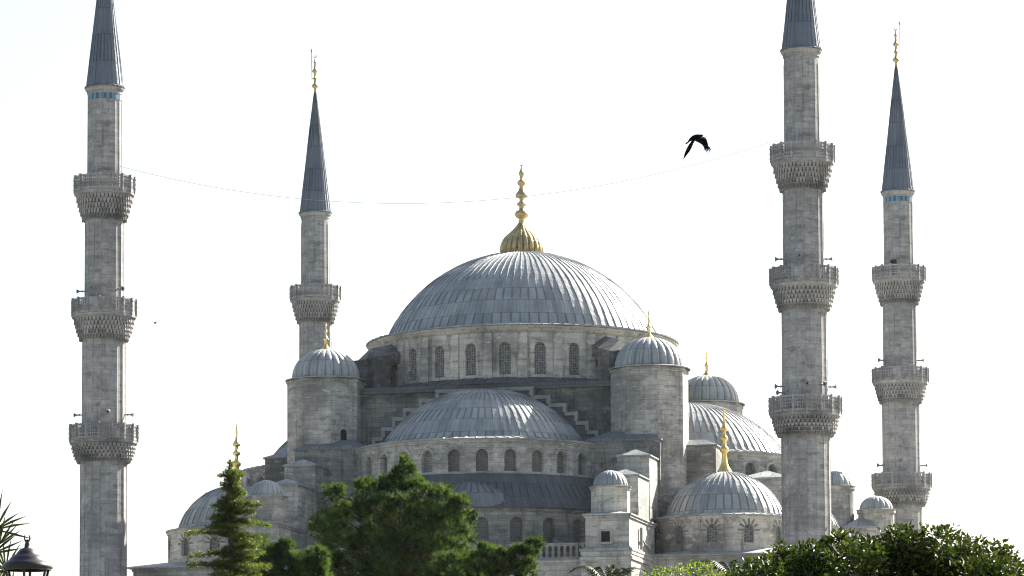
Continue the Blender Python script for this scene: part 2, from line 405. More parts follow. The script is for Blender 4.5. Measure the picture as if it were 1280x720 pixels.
def finial(name, parent, src, z0, H, c=(0, 0), n=20, mat=None, horns=0.0, flutes=0, full=None):
    mb = MB(); prof, k = fin_prof(src, z0, H, full)
    if flutes:
        cut = 11
        mb.fluted(prof[:cut], flutes, 0.12, c); mb.lathe(prof[cut - 1:], n, c=c, sm=True)
    else: mb.lathe(prof, n, c=c, sm=True)
    if horns: crescent(mb, prof[-1][1], horns, horns * 0.28, c=c)
    return mb.build(name, mat or GOLD, parent)

# ------------------------------------------------------------------ ground
gm = NT('park_ground')
gv = gm.add('ShaderNodeTexCoord').outputs['Object']
gc = gm.ramp(gm.noise(gv, 0.08, 6, 0.6), [(0.4, (0.05, 0.075, 0.025)), (0.6, (0.16, 0.14, 0.11))])
gm.pbsdf(gc, 0.9, spec=0.2, bump=gm.noise(gv, 4, 4), bstr=0.3)
g = MB(); g.poly([(-2500, -500, 0), (2500, -500, 0), (2500, 4500, 0), (-2500, 4500, 0)])
tag(g.build('ground', gm.m), 'park lawn and bare ground running out to the horizon', None, None, 'structure')
pm = NT('bounce_paving_stone'); pv = pm.add('ShaderNodeTexCoord').outputs['Object']
pbk = pm.add('ShaderNodeTexBrick'); pbk.inputs['Scale'].default_value = 1.0; pbk.inputs['Brick Width'].default_value = 1.2; pbk.inputs['Row Height'].default_value = 0.8
pbk.inputs['Mortar Size'].default_value = 0.02
for k_, c_ in (('Color1', (0.30, 0.285, 0.255)), ('Color2', (0.24, 0.23, 0.21)), ('Mortar', (0.15, 0.145, 0.135))): pbk.inputs[k_].default_value = (*c_, 1)
pm.link(pv, pbk.inputs['Vector'])
pm.pbsdf(pm.mix(pbk.outputs[0], pm.ramp(pm.noise(pv, 0.3, 5), [(0.3, (0.8,) * 3), (0.7, (1.1,) * 3)]), 1.0, 'MULTIPLY'), 0.75, spec=0.3)
g = MB(); g.poly([(-190, 130, 0.004), (190, 130, 0.004), (190, 460, 0.004), (-190, 460, 0.004)])  # out of view: pale sheet added to bounce sunlight onto the shaded walls
tag(g.build('bounce_paving', pm.m), 'unseen pale paving added round the mosque to bounce light onto its walls', None, None, 'structure')

# ------------------------------------------------------------------ the mosque
TH = radians(13.0106)
MC = Vector((1.053, 327.863, 0.0))
def to_world(u, v, z=0.0):
    return Vector((MC.x + u * cos(TH) + v * sin(TH), MC.y - u * sin(TH) + v * cos(TH), z))
mosque = thing('mosque', 'huge grey stone mosque with a great ribbed lead dome above half domes and turrets', 'mosque', MC, -TH)
def part(name, mb, mats, parent=None): return mb.build(name, mats, parent or mosque)

# main dome
mb = MB()
prof = [(14.22, 46.02), (14.25, 46.13), (13.3, 46.28), (12.6, 46.42)] + cap_profile(12.45, 46.5, 8.1, 18, 0.9)
mb.seams(prof, 92, 0.10, 0.06)
dome = part('main_dome', mb, LEAD)
finial('finial', dome, FIN_BIG, 54.4, 8.35, n=20, mat=GOLD_OLD, horns=0.16, flutes=22)
# drum
mb = MB()
R = 13.75
wins = [(R * radians(-180 + 12.857 * (i + 0.5)), 0.50, 41.75, 44.05) for i in range(28)]
pans = arch_wall(mb, cyl(0, 0, R), -pi * R, pi * R, 40.9, 45.45, wins, 0.32, smax=0.8)
mb.lathe([(13.75, 45.45), (13.78, 45.47), (13.9, 45.7), (14.12, 45.86), (14.18, 46.02), (13.0, 46.1)], 112, sm=True)
for i in range(28):   # shallow buttress strips between the windows
    a = radians(-180 + 12.857 * i)
    mb.obox((13.80 * sin(a), -13.80 * cos(a), 43.2), (0.42 * cos(a), 0.42 * sin(a), 0), (0.10 * sin(a), -0.10 * cos(a), 0), (0, 0, 2.2))
drum = part('drum', mb, STONE_PALE)
for p in pans: p.build('window', GRILLE, drum)
# lead ring under the drum and the square block it stands on
mb = MB()
mb.seams([(15.0, 40.82), (15.02, 40.98), (14.2, 41.3), (13.42, 41.62)], 80, 0.1, 0.06)
mb.box(-11.55, 11.55, -14.75, 14.75, 40.28, 40.8); mb.box(-14.75, 14.75, -11.5, 11.5, 40.27, 40.79)
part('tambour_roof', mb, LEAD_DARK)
mb = MB()
mb.box(-11.3, 11.3, -14.35, 14.35, 20, 40.28); mb.box(-14.35, 14.35, -11.25, 11.25, 20, 40.27)
mb.lathe([(14.7, 40.2), (14.7, 40.9), (13.3, 41.0)], 80)
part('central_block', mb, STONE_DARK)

# flying buttresses on the diagonals
def flying(ang):
    mb = MB(); t = Vector((cos(ang), sin(ang), 0)); e = Vector((sin(ang), -cos(ang), 0))
    def side(w): return lambda p: e * p[0] + t * w + Vector((0, 0, p[1]))
    arch = [(14.75 - 0.72 * (1 - cos(pi * i / 8)), 42.7 + 0.72 * sin(pi * i / 8)) for i in range(9)]
    ro = 16.5
    body = [(14.75, 40.9), (ro, 40.9), (ro, 43.7), (13.55, 44.5), (13.55, 40.9), (13.62, 40.9)] + [p for p in arch[::-1] if p[0] > 13.62]
    mb.prism(body, side(-1.5), side(1.5))
    # rough stone gable on top, its ridge pointing outwards
    A = [side(w)((q, z)) for w, q, z in ((-1.6, ro + .1, 43.62), (1.6, ro + .1, 43.62), (0, ro - .5, 44.75), (-1.6, 13.5, 44.45), (1.6, 13.5, 44.45), (0, 13.5, 45.4))]
    mb.poly([A[0], A[1], A[2]]); mb.poly([A[0], A[2], A[5], A[3]]); mb.poly([A[1], A[4], A[5], A[2]]); mb.poly([A[3], A[5], A[4]]); mb.poly([A[3], A[4], A[1], A[0]])
    arm = [(ro, 41.3)] + [(ro + 3.0 * i / 6, 41.3 + 1.5 * sin(pi * 0.5 * i / 6)) for i in range(1, 7)] + [(20.3, 42.8), (20.3, 42.95), (ro, 43.6)]
    mb.prism(arm, side(-0.55), side(0.55))
    mb.prism([(ro - .1, 43.63), (20.3, 42.98), (20.3, 43.1), (ro - .1, 43.76)], side(-0.66), side(0.66), 1)
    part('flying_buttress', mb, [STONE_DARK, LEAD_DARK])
for k in (45, 135, 225, 315): flying(radians(k))

# corner weight turrets
def turret(sx, sy):
    c = (14.5 * sx, 14.4 * sy); mb = MB(); up = 0.25 if sy > 0 else 0.0
    mb.lathe([(3.42, 22.0), (3.42, 41.2 + up), (3.52, 41.3 + up), (3.52, 41.52 + up), (0.2, 41.56 + up)], 8, radians(22.5), radians(22.5) + 2 * pi, c)
    tb = part('corner_turret', mb, STONE)
    mb = MB()
    mb.lathe([(3.56, 41.53 + up), (3.6, 41.62 + up), (3.2, 41.72 + up), (2.9, 41.76 + up)], 48, c=c)
    mb.fluted([(2.9, 41.74 + up)] + [(2.92 * cos(a * pi / 24) ** 0.9 if a < 12 else 0.05, 41.78 + up + 2.62 * sin(a * pi / 24)) for a in range(0, 12)] + [(0.05, 44.42 + up)], 24, 0.075, c)
    td = mb.build('turret_dome', LEAD, tb)
    finial('finial', tb, FIN_SMALL, 44.28 + up, 2.42, c, 16, GOLD, horns=0.09)
    return tb, c
for sx, sy in ((-1, -1), (1, -1), (1, 1), (-1, 1)):
    tb, c = turret(sx, sy)
    if sy < 0:   # slit window on the inner diagonal face
        w = MB(); ang = radians(45)
        e = Vector((sin(ang), -cos(ang), 0)); t = Vector((cos(ang), sin(ang), 0)); b = Vector((c[0], c[1], 0)) + e * 3.165
        if sx < 0:
            out = [(-0.3, 35.7), (0.3, 35.7), (0.3, 36.75), (0.22, 36.95), (0, 37.05), (-0.22, 36.95), (-0.3, 36.75)]
            w.prism(out, lambda p: b + t * p[0] + Vector((0, 0, p[1])), lambda p: b - e * 0.1 + t * p[0] + Vector((0, 0, p[1])))
            w.build('window', VOID, tb)

# stepped gable wall in front of each big arch, and the half domes
def rot(mb, k):
    """turn a mesh by k quarter turns around the dome axis (front -> right -> back -> left)"""
    c, s_ = (1, 0, -1, 0)[k], (0, 1, 0, -1)[k]
    mb.v = [(x * c - y * s_, x * s_ + y * c, z) for x, y, z in mb.v]
    return mb
HSTEPS = [(2.9, 40.28), (4.3, 39.5), (5.75, 38.75), (7.15, 38.0), (8.15, 37.15), (9.1, 36.3), (9.95, 35.5)]
def half_side(k):
    mb = MB()
    pts = []; xs = []
    top = 40.26
    prof = [(0, top), (4.2, top), (4.2, 39.47), (5.7, 39.47), (5.7, 38.72), (7.15, 38.72), (7.15, 37.95), (8.15, 37.95), (8.15, 37.1), (9.12, 37.1), (9.12, 36.25), (9.97, 36.25), (9.97, 35.3)]
    full = [(-x, z) for x, z in prof[::-1]] + prof[1:]
    # lead covered wall with stepped top
    poly = [(-9.97, 33.0)] + full + [(9.97, 33.0)]
    for i in range(1, len(prof), 1):
        (x0, z0), (x1, z1) = prof[i - 1], prof[i]
        if x1 > x0:
            for sg in (-1, 1):
                a, b = sorted((sg * x0, sg * x1)); mb.box(a, b, -15.0, -14.3, 33.0, z0, 0)
    for i in range(1, len(prof)):
        (x0, z0), (x1, z1) = prof[i - 1], prof[i]
        for sg in (-1, 1):
            if x1 > x0:
                a, b = sorted((sg * (x0 - (0.0 if i == 1 else 0.0)), sg * (x1 + 0.16))); mb.box(a, b, -15.16, -14.25, z0 - 0.16, z0 + 0.16, 1)
            else:
                a, b = sorted((sg * (x0 - 0.16), sg * (x0 + 0.16))); mb.box(a, b, -15.15, -14.26, z1 + 0.161, z0 - 0.161, 1)
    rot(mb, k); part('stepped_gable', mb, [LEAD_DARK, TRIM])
    C = (0, -15.3)
    mb = MB()
    prof2 = [(11.14, 34.72), (11.18, 34.85), (10.2, 34.97), (9.2, 35.15)] + cap_profile(8.85, 35.28, 5.0, 14, 0.12)
    mb.seams(prof2, 40, 0.10, 0.065, -pi / 2 - .1, pi / 2 + .1, C, nmid=2)
    rot(mb, k); part('half_dome', mb, LEAD)
    mb = MB(); Rr = 10.95
    wins = [(Rr * radians(12.6 * i), 0.52, 32.05, 33.38) for i in range(-6, 7)] if k != 2 else []
    pans = arch_wall(mb, cyl(C[0], C[1], Rr), -Rr * (pi / 2 + .1), Rr * (pi / 2 + .1), 30.0, 34.44, wins, 0.5, smax=0.8, trim=(0.16, 0.34, 0.07, 0))
    mb.lathe([(10.95, 34.44), (11.02, 34.46), (11.05, 34.58), (11.12, 34.64), (11.12, 34.72), (10, 34.77)], 60, -pi / 2 - .1, pi / 2 + .1, C)
    mb.lathe([(11.05, 31.86), (11.05, 31.96), (10.9, 31.98)], 60, -pi / 2 - .1, pi / 2 + .1, C)
    rot(mb, k); hd = part('half_dome_drum', mb, STONE)
    for p in pans: rot(p, k).build('window', GLASS, hd)
    # lower ring: sloping lead roof with three small half domes, and its windowed wall
    mb = MB(); R2 = 13.1
    mb.seams([(13.36, 28.72), (13.39, 28.86), (13.0, 29.1), (11.8, 30.6), (11.0, 31.86)], 62, 0.07, 0.05, -pi / 2 - .1, pi / 2 + .1, C)
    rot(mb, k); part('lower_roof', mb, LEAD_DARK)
    for aa in (7,):
        mb = MB(); ea = radians(aa); cc = (C[0] + 9.95 * sin(ea), C[1] - 9.95 * cos(ea))
        mb.seams([(3.52, 28.8), (3.54, 28.88), (3.46, 28.95)] + cap_profile(3.4, 28.98, 2.45, 10, 0.08), 36, 0.09, 0.07, c=cc)
        mb.v = [(cc[0] + (x - cc[0]) * 1.32, y, z) for x, y, z in mb.v]
        rot(mb, k); part('exedra_dome', mb, LEAD_MID)  # same lead as the lower roof; lighter tone paints in its lit curve
    mb = MB()
    wins = [(R2 * radians(12.6 * i), 0.54, 25.95, 27.45) for i in range(-5, 6)] if k == 0 else []
    pans = arch_wall(mb, cyl(C[0], C[1], R2), -R2 * (pi / 2 + .1), R2 * (pi / 2 + .1), 20.0, 28.45, wins, 0.45, smax=0.9)
    mb.lathe([(R2, 28.45), (13.2, 28.5), (13.33, 28.72), (12.9, 28.75)], 70, -pi / 2, pi / 2, C)
    mb.lathe([(13.22, 25.45), (13.25, 25.62), (13.09, 25.7)], 70, -pi / 2, pi / 2, C)
    rot(mb, k); lw = part('lower_wall', mb, STONE_MID if k == 0 else STONE)  # front side only: darker stone paints in the deep shade low on the front
    for p in pans: rot(p, k).build('window', GLASS, lw)
for k in (0, 1, 2, 3): half_side(k)

# pier blocks below the turrets, with lean-to lead tops
def lean(mb, x0, x1, y0, y1, z, dz, inset, ov=0.14, mi=1):
    """hipped lead cover: eaves slab then slopes up to an inset top"""
    mb.box(x0 - ov, x1 + ov, y0 - ov, y1 + ov, z, z + 0.13, mi)
    a = [(x0 - ov, y0 - ov, z + .132), (x1 + ov, y0 - ov, z + .132), (x1 + ov, y1 + ov, z + .132), (x0 - ov, y1 + ov, z + .132)]
    i = inset; b = [(x0 + i, y0 + i, z + dz), (x1 - i, y0 + i, z + dz), (x1 - i, y1 - i, z + dz), (x0 + i, y1 - i, z + dz)]
    for q in range(4):
        r = (q + 1) % 4; mb.poly([a[q], a[r], b[r], b[q]], None, mi)
    mb.poly(b, None, mi)
def hip(mb, x0, x1, y0, y1, z, h, ov=0.13, mi=1):
    """hip roof with its ridge along y and a hipped near end"""
    mb.box(x0 - ov, x1 + ov, y0 - ov, y1, z, z + 0.12, mi)
    xc = (x0 + x1) / 2; w = (x1 - x0) / 2 + ov
    A, B, C_, D = (x0 - ov, y0 - ov, z + .122), (x1 + ov, y0 - ov, z + .122), (x1 + ov, y1, z + .122), (x0 - ov, y1, z + .122)
    E, F = (xc, y0 - ov + w * 0.9, z + h), (xc, y1, z + h)
    for q in ((A, B, E), (B, C_, F, E), (D, A, E, F), (C_, D, F)): mb.poly(q, None, mi)
for sx in (-1, 1):
    for sy in (-1, 1):
        mb = MB()
        def bx(x0, x1, y0, y1, z0, z1):
            a, b = sorted((sx * x0, sx * x1)); c, d = sorted((sy * y0, sy * y1)); mb.box(a, b, c, d, z0, z1, 0); return a, b, c, d
        r = bx(9.8, 16.15, 9.0, 18.45, 18, 35.05); lean(mb, *r, 35.05, 1.0, 1.6)
        r = bx(9.9, 20.2, 9.5, 14.1, 18, 34.88); lean(mb, *r, 34.88, 0.7, 1.2)
        part('pier', mb, [STONE_MID, LEAD_MID])
# stepped buttresses and their little domed cupolas on the entrance front
for sx in (-1, 1):
    mb = MB()
    def b3(x0, x1): return sorted((sx * x0, sx * x1))
    a, b = b3(13.2, 15.95); mb.box(a, b, -22.3, -18.0, 18, 33.3); hip(mb, a, b, -22.3, -18.4, 33.3, 0.72)
    a, b = b3(13.35, 15.9); mb.box(a, b, -27.0, -22.3, 18, 31.2); hip(mb, a, b, -27.0, -22.32, 31.2, 0.68)
    a, b = b3(12.95, 16.55); mb.box(a, b, -34.35, -23.5, 18, 27.2); lean(mb, a, b, -34.35, -23.5, 27.32, 0.4, 1.1, 0.22)
    mb.box(a - .12, b + .12, -34.47, -23.6, 27.12, 27.32)
    mb.box(a - .1, b + .1, -34.45, -24.4, 24.62, 24.78, 1); mb.box(a - .45, b + .3, -34.75, -24.6, 24.42, 24.62, 1)
    mb.box(a - .3, b + .2, -34.62, -24.6, 0, 24.42); mb.box(a - .4, b + .32, -34.74, -24.5, 23.7, 23.95); mb.box(a - .35, b + .26, -34.68, -24.55, 24.15, 24.41)
    bt = part('stepped_buttress', mb, [STONE, LEAD])
    cx = sx * 14.58
    mb = MB()
    mb.lathe([(1.62, 27.5), (1.62, 29.5), (1.7, 29.56), (1.72, 29.72), (0.2, 29.74)], 8, radians(22.5), radians(22.5) + 2 * pi, (cx, -32.1))
    cu = part('cupola', mb, STONE_PALE)
    mb = MB(); mb.lathe([(1.74, 29.72), (1.76, 29.8), (1.4, 29.86)], 32, c=(cx, -32.1))
    mb.fluted([(1.36, 29.84)] + [(1.38 * cos(q * pi / 20), 29.87 + 1.3 * sin(q * pi / 20)) for q in range(0, 10)] + [(0.04, 31.18)], 18, 0.09, (cx, -32.1))
    mb.build('cupola_dome', LEAD, cu)
    # square window with a pale frame on the near face
    wx = 14.62 * sx
    mb = MB()
    for x0, x1, z0, z1 in ((-.62, -.36, 24.98, 26.2), (.36, .62, 24.98, 26.2), (-.36, .36, 24.98, 25.16), (-.36, .36, 26.02, 26.2)):
        mb.box(wx + x0, wx + x1, -34.43, -34.3, z0, z1)
    wf = mb.build('window', TRIM, bt)
    mb = MB(); mb.box(wx - .358, wx + .358, -34.38, -34.3, 25.162, 26.018); mb.build('pane', VOID, bt)
    if sx > 0:
        mb = MB(); mb.bar((16.75, -30.2, 24.8), (16.75, -30.2, 26.6), .1); mb.bar((16.75, -30.2, 25.7), (16.75, -26.2, 24.9), .06)
        mb.build('drainpipe', METAL, bt)

# corner domes
def corner(sx, sy):
    c = (21.6 * sx, 18.0 * sy); mb = MB(); Rr = 5.95
    mb.seams([(6.12, 28.0), (6.16, 28.12), (5.7, 28.2), (5.25, 28.3)] + cap_profile(5.08, 28.34, 3.85, 14, 0.3), 44, 0.085, 0.055, c=c)
    d = part('corner_dome', mb, LEAD)
    finial('finial', d, FIN_CORNER, 32.05, 5.55, c, 18, GOLD)
    mb = MB()
    wins = [(Rr * radians(-180 + 30 * i + 29.0), 0.46, 25.75, 26.8) for i in range(11)] if sy < 0 else []
    pans = arch_wall(mb, cyl(c[0], c[1], Rr), -Rr * pi, Rr * pi, 20.0, 27.75, wins, 0.3, smax=0.8)
    mb.lathe([(Rr, 27.75), (6.02, 27.8), (6.1, 28.0), (5.6, 28.04)], 60, c=c)
    fn = cyl(c[0], c[1], Rr)
    for (sc, hw, sill, spring) in wins:    # dark wedge stones fanning round each arch head
        for k in range(7):
            a = pi * (k + 0.5) / 7 * 1.16 - pi * 0.08; r0, r1 = hw + 0.02, hw + (0.52 if k % 2 == 0 else 0.44); w = 0.085
            P = [(sc - cos(a) * r + sg * sin(a) * w * (1.0 if r == r0 else 1.25), spring + sin(a) * r * 1.05 + sg * cos(a) * w) for r, sg in ((r0, 1), (r1, 1), (r1, -1), (r0, -1))]
            mb.poly([fn(x, z, -0.012) for x, z in P], None, 1)
    cd = part('corner_dome_drum', mb, [STONE_PALE, VOUSS])
    for q, p in enumerate(pans): p.build('window', GLASS if q % 3 == 1 else GRILLE, cd)
for sx in (-1, 1):
    for sy in (-1, 1): corner(sx, sy)

# the body of the prayer hall
mb = MB()
for sx in (-1, 1):
    a, b = sorted((sx * 16.3, sx * 28.6)); mb.box(a, b, -25.2, 31, 0, 24.55)
    mb.box(a - .1, b + .1, -25.32, 31.1, 24.3, 24.55)
mb.box(-16.3, 16.3, -31.9, 31, 0, 24.0); mb.box(-12.9, 12.9, -32.05, -31.9, 23.72, 24.0)
part('hall_wall', mb, STONE)
mb = MB()
for sx in (-1, 1):
    a, b = sorted((sx * 16.35, sx * 28.9)); lean(mb, a, b, -25.3, 31, 24.56, 0.75, 3.0, 0.25, 0)
part('hall_roof', mb, LEAD)
for sx in (-1, 1):
    mb = MB(); a, b = sorted((sx * 21.9, sx * 26.2)); mb.box(a, b, -12.2, 12.2, 20, 32.1); hip(mb, a, b, -12.2, 12.2, 32.1, 0.9)
    part('side_block', mb, [STONE, LEAD])
# balustrade of the gallery
mb = MB()
mb.box(-12.5, 12.5, -31.95, -31.65, 25.12, 25.36); mb.box(-12.5, 12.5, -31.95, -31.65, 24.01, 24.2)
x = -12.3
while x < 12.4:
    mb.lathe([(.16, 24.2), (.16, 24.3), (.1, 24.42), (.17, 24.62), (.1, 24.86), (.16, 25.02), (.16, 25.12)], 8, c=(x, -31.8), sm=True); x += 0.5
part('balustrade', mb, STONE_MID)
# domed stair turrets by the far right corner
for (u, v, r, zr, h, zb) in ((25.15, 24, 1.95, 34.65, 1.45, 0), (29.1, 24, 1.85, 32.3, 1.3, 0)):
    mb = MB(); mb.lathe([(r - .12, zb), (r - .12, zr - .35), (r, zr - .25), (r, zr), (.1, zr)], 24, c=(u, v))
    st = part('stair_turret', mb, STONE_PALE)
    mb = MB(); mb.lathe([(r + .03, zr), (r + .06, zr + .08), (r - .3, zr + .14)], 32, c=(u, v))
    mb.fluted([(r - .3, zr + .13)] + [((r - .3) * cos(q * pi / 20), zr + .14 + h * sin(q * pi / 20)) for q in range(0, 10)] + [(0.04, zr + .14 + h)], 16, 0.09, (u, v))
    mb.build('stair_turret_dome', LEAD, st)
mb = MB(); mb.box(26.4, 29.4, 21.5, 26, 0, 30.5); lean(mb, 26.4, 29.4, 21.5, 26, 30.5, 1.1, 1.2); part('stair_block', mb, [STONE_PALE, LEAD])

# ------------------------------------------------------------------ minarets
def horn(mb, p, d, L=0.62, r=0.24):
    """loudspeaker horn with a bracket, mouth towards d"""
    d = Vector(d).normalized(); u = d.cross(Vector((0, 0, 1))).normalized(); w = u.cross(d); p = Vector(p)
    prof = [(0.09, 0), (0.10, 0.12), (0.06, 0.14), (0.07, 0.3), (0.13, 0.44), (r * .8, 0.56), (r, L), (r * .9, L), (0.1, 0.5)]
    b = len(mb.v); n = 12
    for rr, t in prof:
        for j in range(n):
            a = 2 * pi * j / n; mb.v.append(tuple(p + d * t + u * rr * cos(a) + w * rr * sin(a)))
    for i in range(len(prof) - 1):
        for j in range(n):
            k = (j + 1) % n; mb.face([b + i * n + j, b + i * n + k, b + (i + 1) * n + k, b + (i + 1) * n + j], sm=True)
    mb.bar(p - d * 0.4, p + d * 0.1, 0.05)

def minaret(label, loc, b1, b2, b3, cone, tile, horns, rod, door=None, blueness=1):
    t = thing('minaret', label, 'minaret', loc, -TH, 'stone minarets at the corners of the mosque')
    N = 16; off = pi / N
    H = {1: 2.35, 2: 2.05, 3: 1.8}
    rr = {0: 1.45, 1: 1.63, 2: 1.83, 3: 1.96}
    mb = MB()
    def seg(r0, r1, z0, z1): mb.lathe([(r0, z0), (r1, z1)], N, off, off + 2 * pi)
    def ribs(r0, r1, z0, z1, w=.042):
        for j in range(N):
            a = off + 2 * pi * j / N
            p0 = Vector((r0 * sin(a), -r0 * cos(a), z0)); p1 = Vector((r1 * sin(a), -r1 * cos(a), z1)); mb.bar(p0, p1, w)
    seg(2.6, 2.6, 0, 14); mb.lathe([(2.6, 14), (1.98, 17)], N, off, off + 2 * pi)
    seg(1.98, rr[3], 17, b3 - 1.0); ribs(1.97, rr[3] - .01, 17.2, b3 - H[3] - .15)
    seg(rr[2] + .02, rr[2] - .02, b3 - 1.0, b2 - 1.0); ribs(rr[2], rr[2] - .02, b3 + .2, b2 - H[2] - .1)
    seg(rr[1] + .02, rr[1] - .02, b2 - 1.0, b1 - 1.0); ribs(rr[1], rr[1] - .02, b2 + .2, b1 - H[1] - .1)
    seg(rr[0] + .02, rr[0] - .02, b1 - 1.0, cone - .55); ribs(rr[0], rr[0] - .02, b1 + .2, cone - 1.1, .03)
    mb.lathe([(1.45, cone - .55), (1.5, cone - .5), (1.5, cone - .36), (1.66, cone - .12), (1.68, cone), (1.3, cone + .01)], 32)
    sh = mb.build('shaft', STONE_MIN, t)
    if tile:
        mb = MB(); mb.lathe([(1.475, cone - 1.05), (1.475, cone - .5)], N, off, off + 2 * pi); mb.build('tile_band', TILE, t)
    # spire
    mb = MB()
    tipz = cone + 12.75
    mb.seams([(1.7, cone + .01), (1.72, cone + .1), (1.58, cone + .18)] + [(1.56 + (0.12 - 1.56) * q / 6, cone + .2 + 12.5 * q / 6) for q in range(7)] + [(.02, tipz)], 24, 0.06, 0.05)
    mb.build('spire', LEAD_SPIRE, t)
    finial('finial', t, FIN_MIN, tipz - .25, 3.9, n=12, mat=GOLD_OLD, horns=0.2)
    if rod is not None:
        mb = MB(); s_ = rod
        mb.bar((s_ * .32, 0, tipz + 1.1), (s_ * .38, 0, tipz + 4.3), .035); mb.bar((s_ * .38, 0, tipz + 4.15), (s_ * .38, 0, tipz + 4.45), .07)
        for zz in (tipz + 1.4, tipz + 2.6): mb.bar((0, 0, zz), (s_ * .34, 0, zz), .025)
        mb.build('lightning_rod', METAL, t)
    # balconies
    for lv, zl, R in ((1, b1, 2.55), (2, b2, 2.71), (3, b3, 2.87)):
        h = H[lv]; rin = rr[lv]
        mb = MB()
        nt = 5; core = []
        for k in range(nt + 1):
            q = k / nt; core.append((rin + .16 + (R - .22 - rin - .1) * (q ** {1: .85, 2: .8, 3: .6}[lv]), zl - h + (h - .3) * q))
        mb.lathe([(max(p[0] - .15, rin), p[1]) for p in core] + [(R - .1, zl - .3)], 32)
        for k in range(nt):       # tiers of hanging pointed niches
            (r0, z0), (r1, z1) = core[k], core[k + 1]; n = 46; dz = z1 - z0
            for j in range(n):
                a = 2 * pi * (j + .5 * (k % 2)) / n; e = Vector((sin(a), -cos(a), 0)); w = Vector((cos(a), sin(a), 0)); hw = pi * r1 / n * (.55 + .3 * random.random())
                up = Vector((0, 0, 1))
                A = [e * (r1 + .02) + w * s_ * hw + up * z1 for s_ in (-1, 1)]
                B = [e * (r1 - .02) + w * s_ * hw * .9 + up * (z1 - dz * (.6 + .25 * random.random())) for s_ in (-1, 1)]
                T = e * (r0 + .12) + up * (z0 - dz * (.1 + .35 * random.random()))
                I = [e * (r0 - .3) + w * s_ * hw + up * z1 for s_ in (-1, 1)]
                J = [e * (r0 - .25) + w * s_ * hw * .6 + up * z0 for s_ in (-1, 1)]
                dark_mi = 1 if k == 0 or (k == 1 and random.random() < .45) else 0  # lowest tier and part of the next take the darker stone
                mb.poly([B[0], B[1], A[1], A[0]], None, dark_mi); mb.poly([B[0], T, B[1]], None, dark_mi)
                mb.poly([A[0], I[0], J[0], B[0]]); mb.poly([B[1], J[1], I[1], A[1]]); mb.poly([B[0], J[0], T]); mb.poly([T, J[1], B[1]])
            mb.lathe([(r1 - .1, z1 - .09), (r1 + .05, z1 - .05), (r1 + .05, z1), (r1 - .2, z1 + .01)], 32)
        mb.lathe([(R - .1, zl - .3), (R + .02, zl - .24), (R + .05, zl - .02), (R - .05, zl), (1.3, zl + .02)], N, off, off + 2 * pi)
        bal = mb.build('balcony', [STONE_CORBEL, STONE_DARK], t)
        # pierced parapet
        mb = MB(); ph = 1.32
        V = [Vector((R * sin(off + 2 * pi * j / N), -R * cos(off + 2 * pi * j / N), 0)) for j in range(N)]
        for j in range(N):
            a, b = V[j], V[(j + 1) % N]; d = (b - a); L = d.length; d /= L; nn = Vector((d.y, -d.x, 0)); up = Vector((0, 0, 1))
            def pb(x0, x1, z0, z1, th=.05):
                mb.obox(a + d * (x0 + x1) / 2 + up * (zl + (z0 + z1) / 2) - nn * .06, d * (x1 - x0) / 2, nn * th, up * (z1 - z0) / 2)
            pb(-.02, L + .02, 0.01, .22, .07); pb(-.02, L + .02, ph - .14, ph, .075)
            if j % 4 == 3 and lv == 2: pb(.05, L - .05, .221, ph - .141, .04)
            else:
                m = .17; nc = 4; step = (L - 2 * m) / nc
                pb(.04, m, .221, ph - .141); pb(L - m, L - .04, .221, ph - .141)
                for c in range(1, nc): pb(m + step * c - .042, m + step * c + .042, .221, ph - .141, .045)
                for rrow in range(1, 4):
                    z = .22 + (ph - .36) * rrow / 4; pb(m, L - m, z - .052, z + .052, .04)
            o = a.normalized()
            mb.obox(a + up * (zl + ph / 2 + .02), d * .07, o * .1, up * (ph / 2 + .06))
            for zz in (.3, .7, 1.1): mb.obox(o * (R + .08) + up * (zl + zz), d * .045, o * .06, up * .05)
        mb.build('parapet', STONE_MIN, bal)
    for (zz, ang, k) in horns:
        mb = MB(); r = rr[1] if zz > b2 else rr[2]
        if zz > b1: r = rr[0]
        a = radians(ang); e = Vector((sin(a), -cos(a), 0)); horn(mb, e * (r + .16) + Vector((0, 0, zz)), e, .5, .23)
        mb.build('loudspeaker', METAL, t)
    if door:
        zz, ang = door; a = radians(ang); e = Vector((sin(a), -cos(a), 0)); w = Vector((cos(a), sin(a), 0)); c = e * 1.44 + Vector((0, 0, zz))
        mb = MB(); mb.obox(c, w * .3, e * .06, (0, 0, .8)); mb.build('door', VOID, t)
    return t

hornset = lambda z, angs: [(z, a, 0) for a in angs]
minaret('stone minaret at the far left, clear of all the domes, spire tip cut off', to_world(-29.7, -29.75), 56.37, 45.82, 35.09, 65.35, True,
        hornset(47.95, (-78, -8, 62)) + hornset(37.35, (-75, 27, 98)), None)
minaret('stone minaret right of the crow, hiding the right half dome edge, spire tip cut off', to_world(30.28, -29.75), 56.19, 46.09, 35.52, 65.35, False,
        hornset(48.2, (-70, 0, 98)) + hornset(37.75, (-64, 12, 48, 102)) + hornset(37.2, (-55,)), None)
minaret('stone minaret at the far right with its whole spire and gilt tip in view', to_world(30.25, 35.15), 56.09, 45.97, 35.53, 64.89, True,
        hornset(48.1, (-58, 92)) + hornset(37.7, (-62, 98)), 1.0, (57.2, -14))
minaret('stone minaret behind the left domed turret with whole spire and gilt tip in view', to_world(-29.78, 35.15), 56.5, 46.0, 35.5, 65.4, False, [], -1.0)

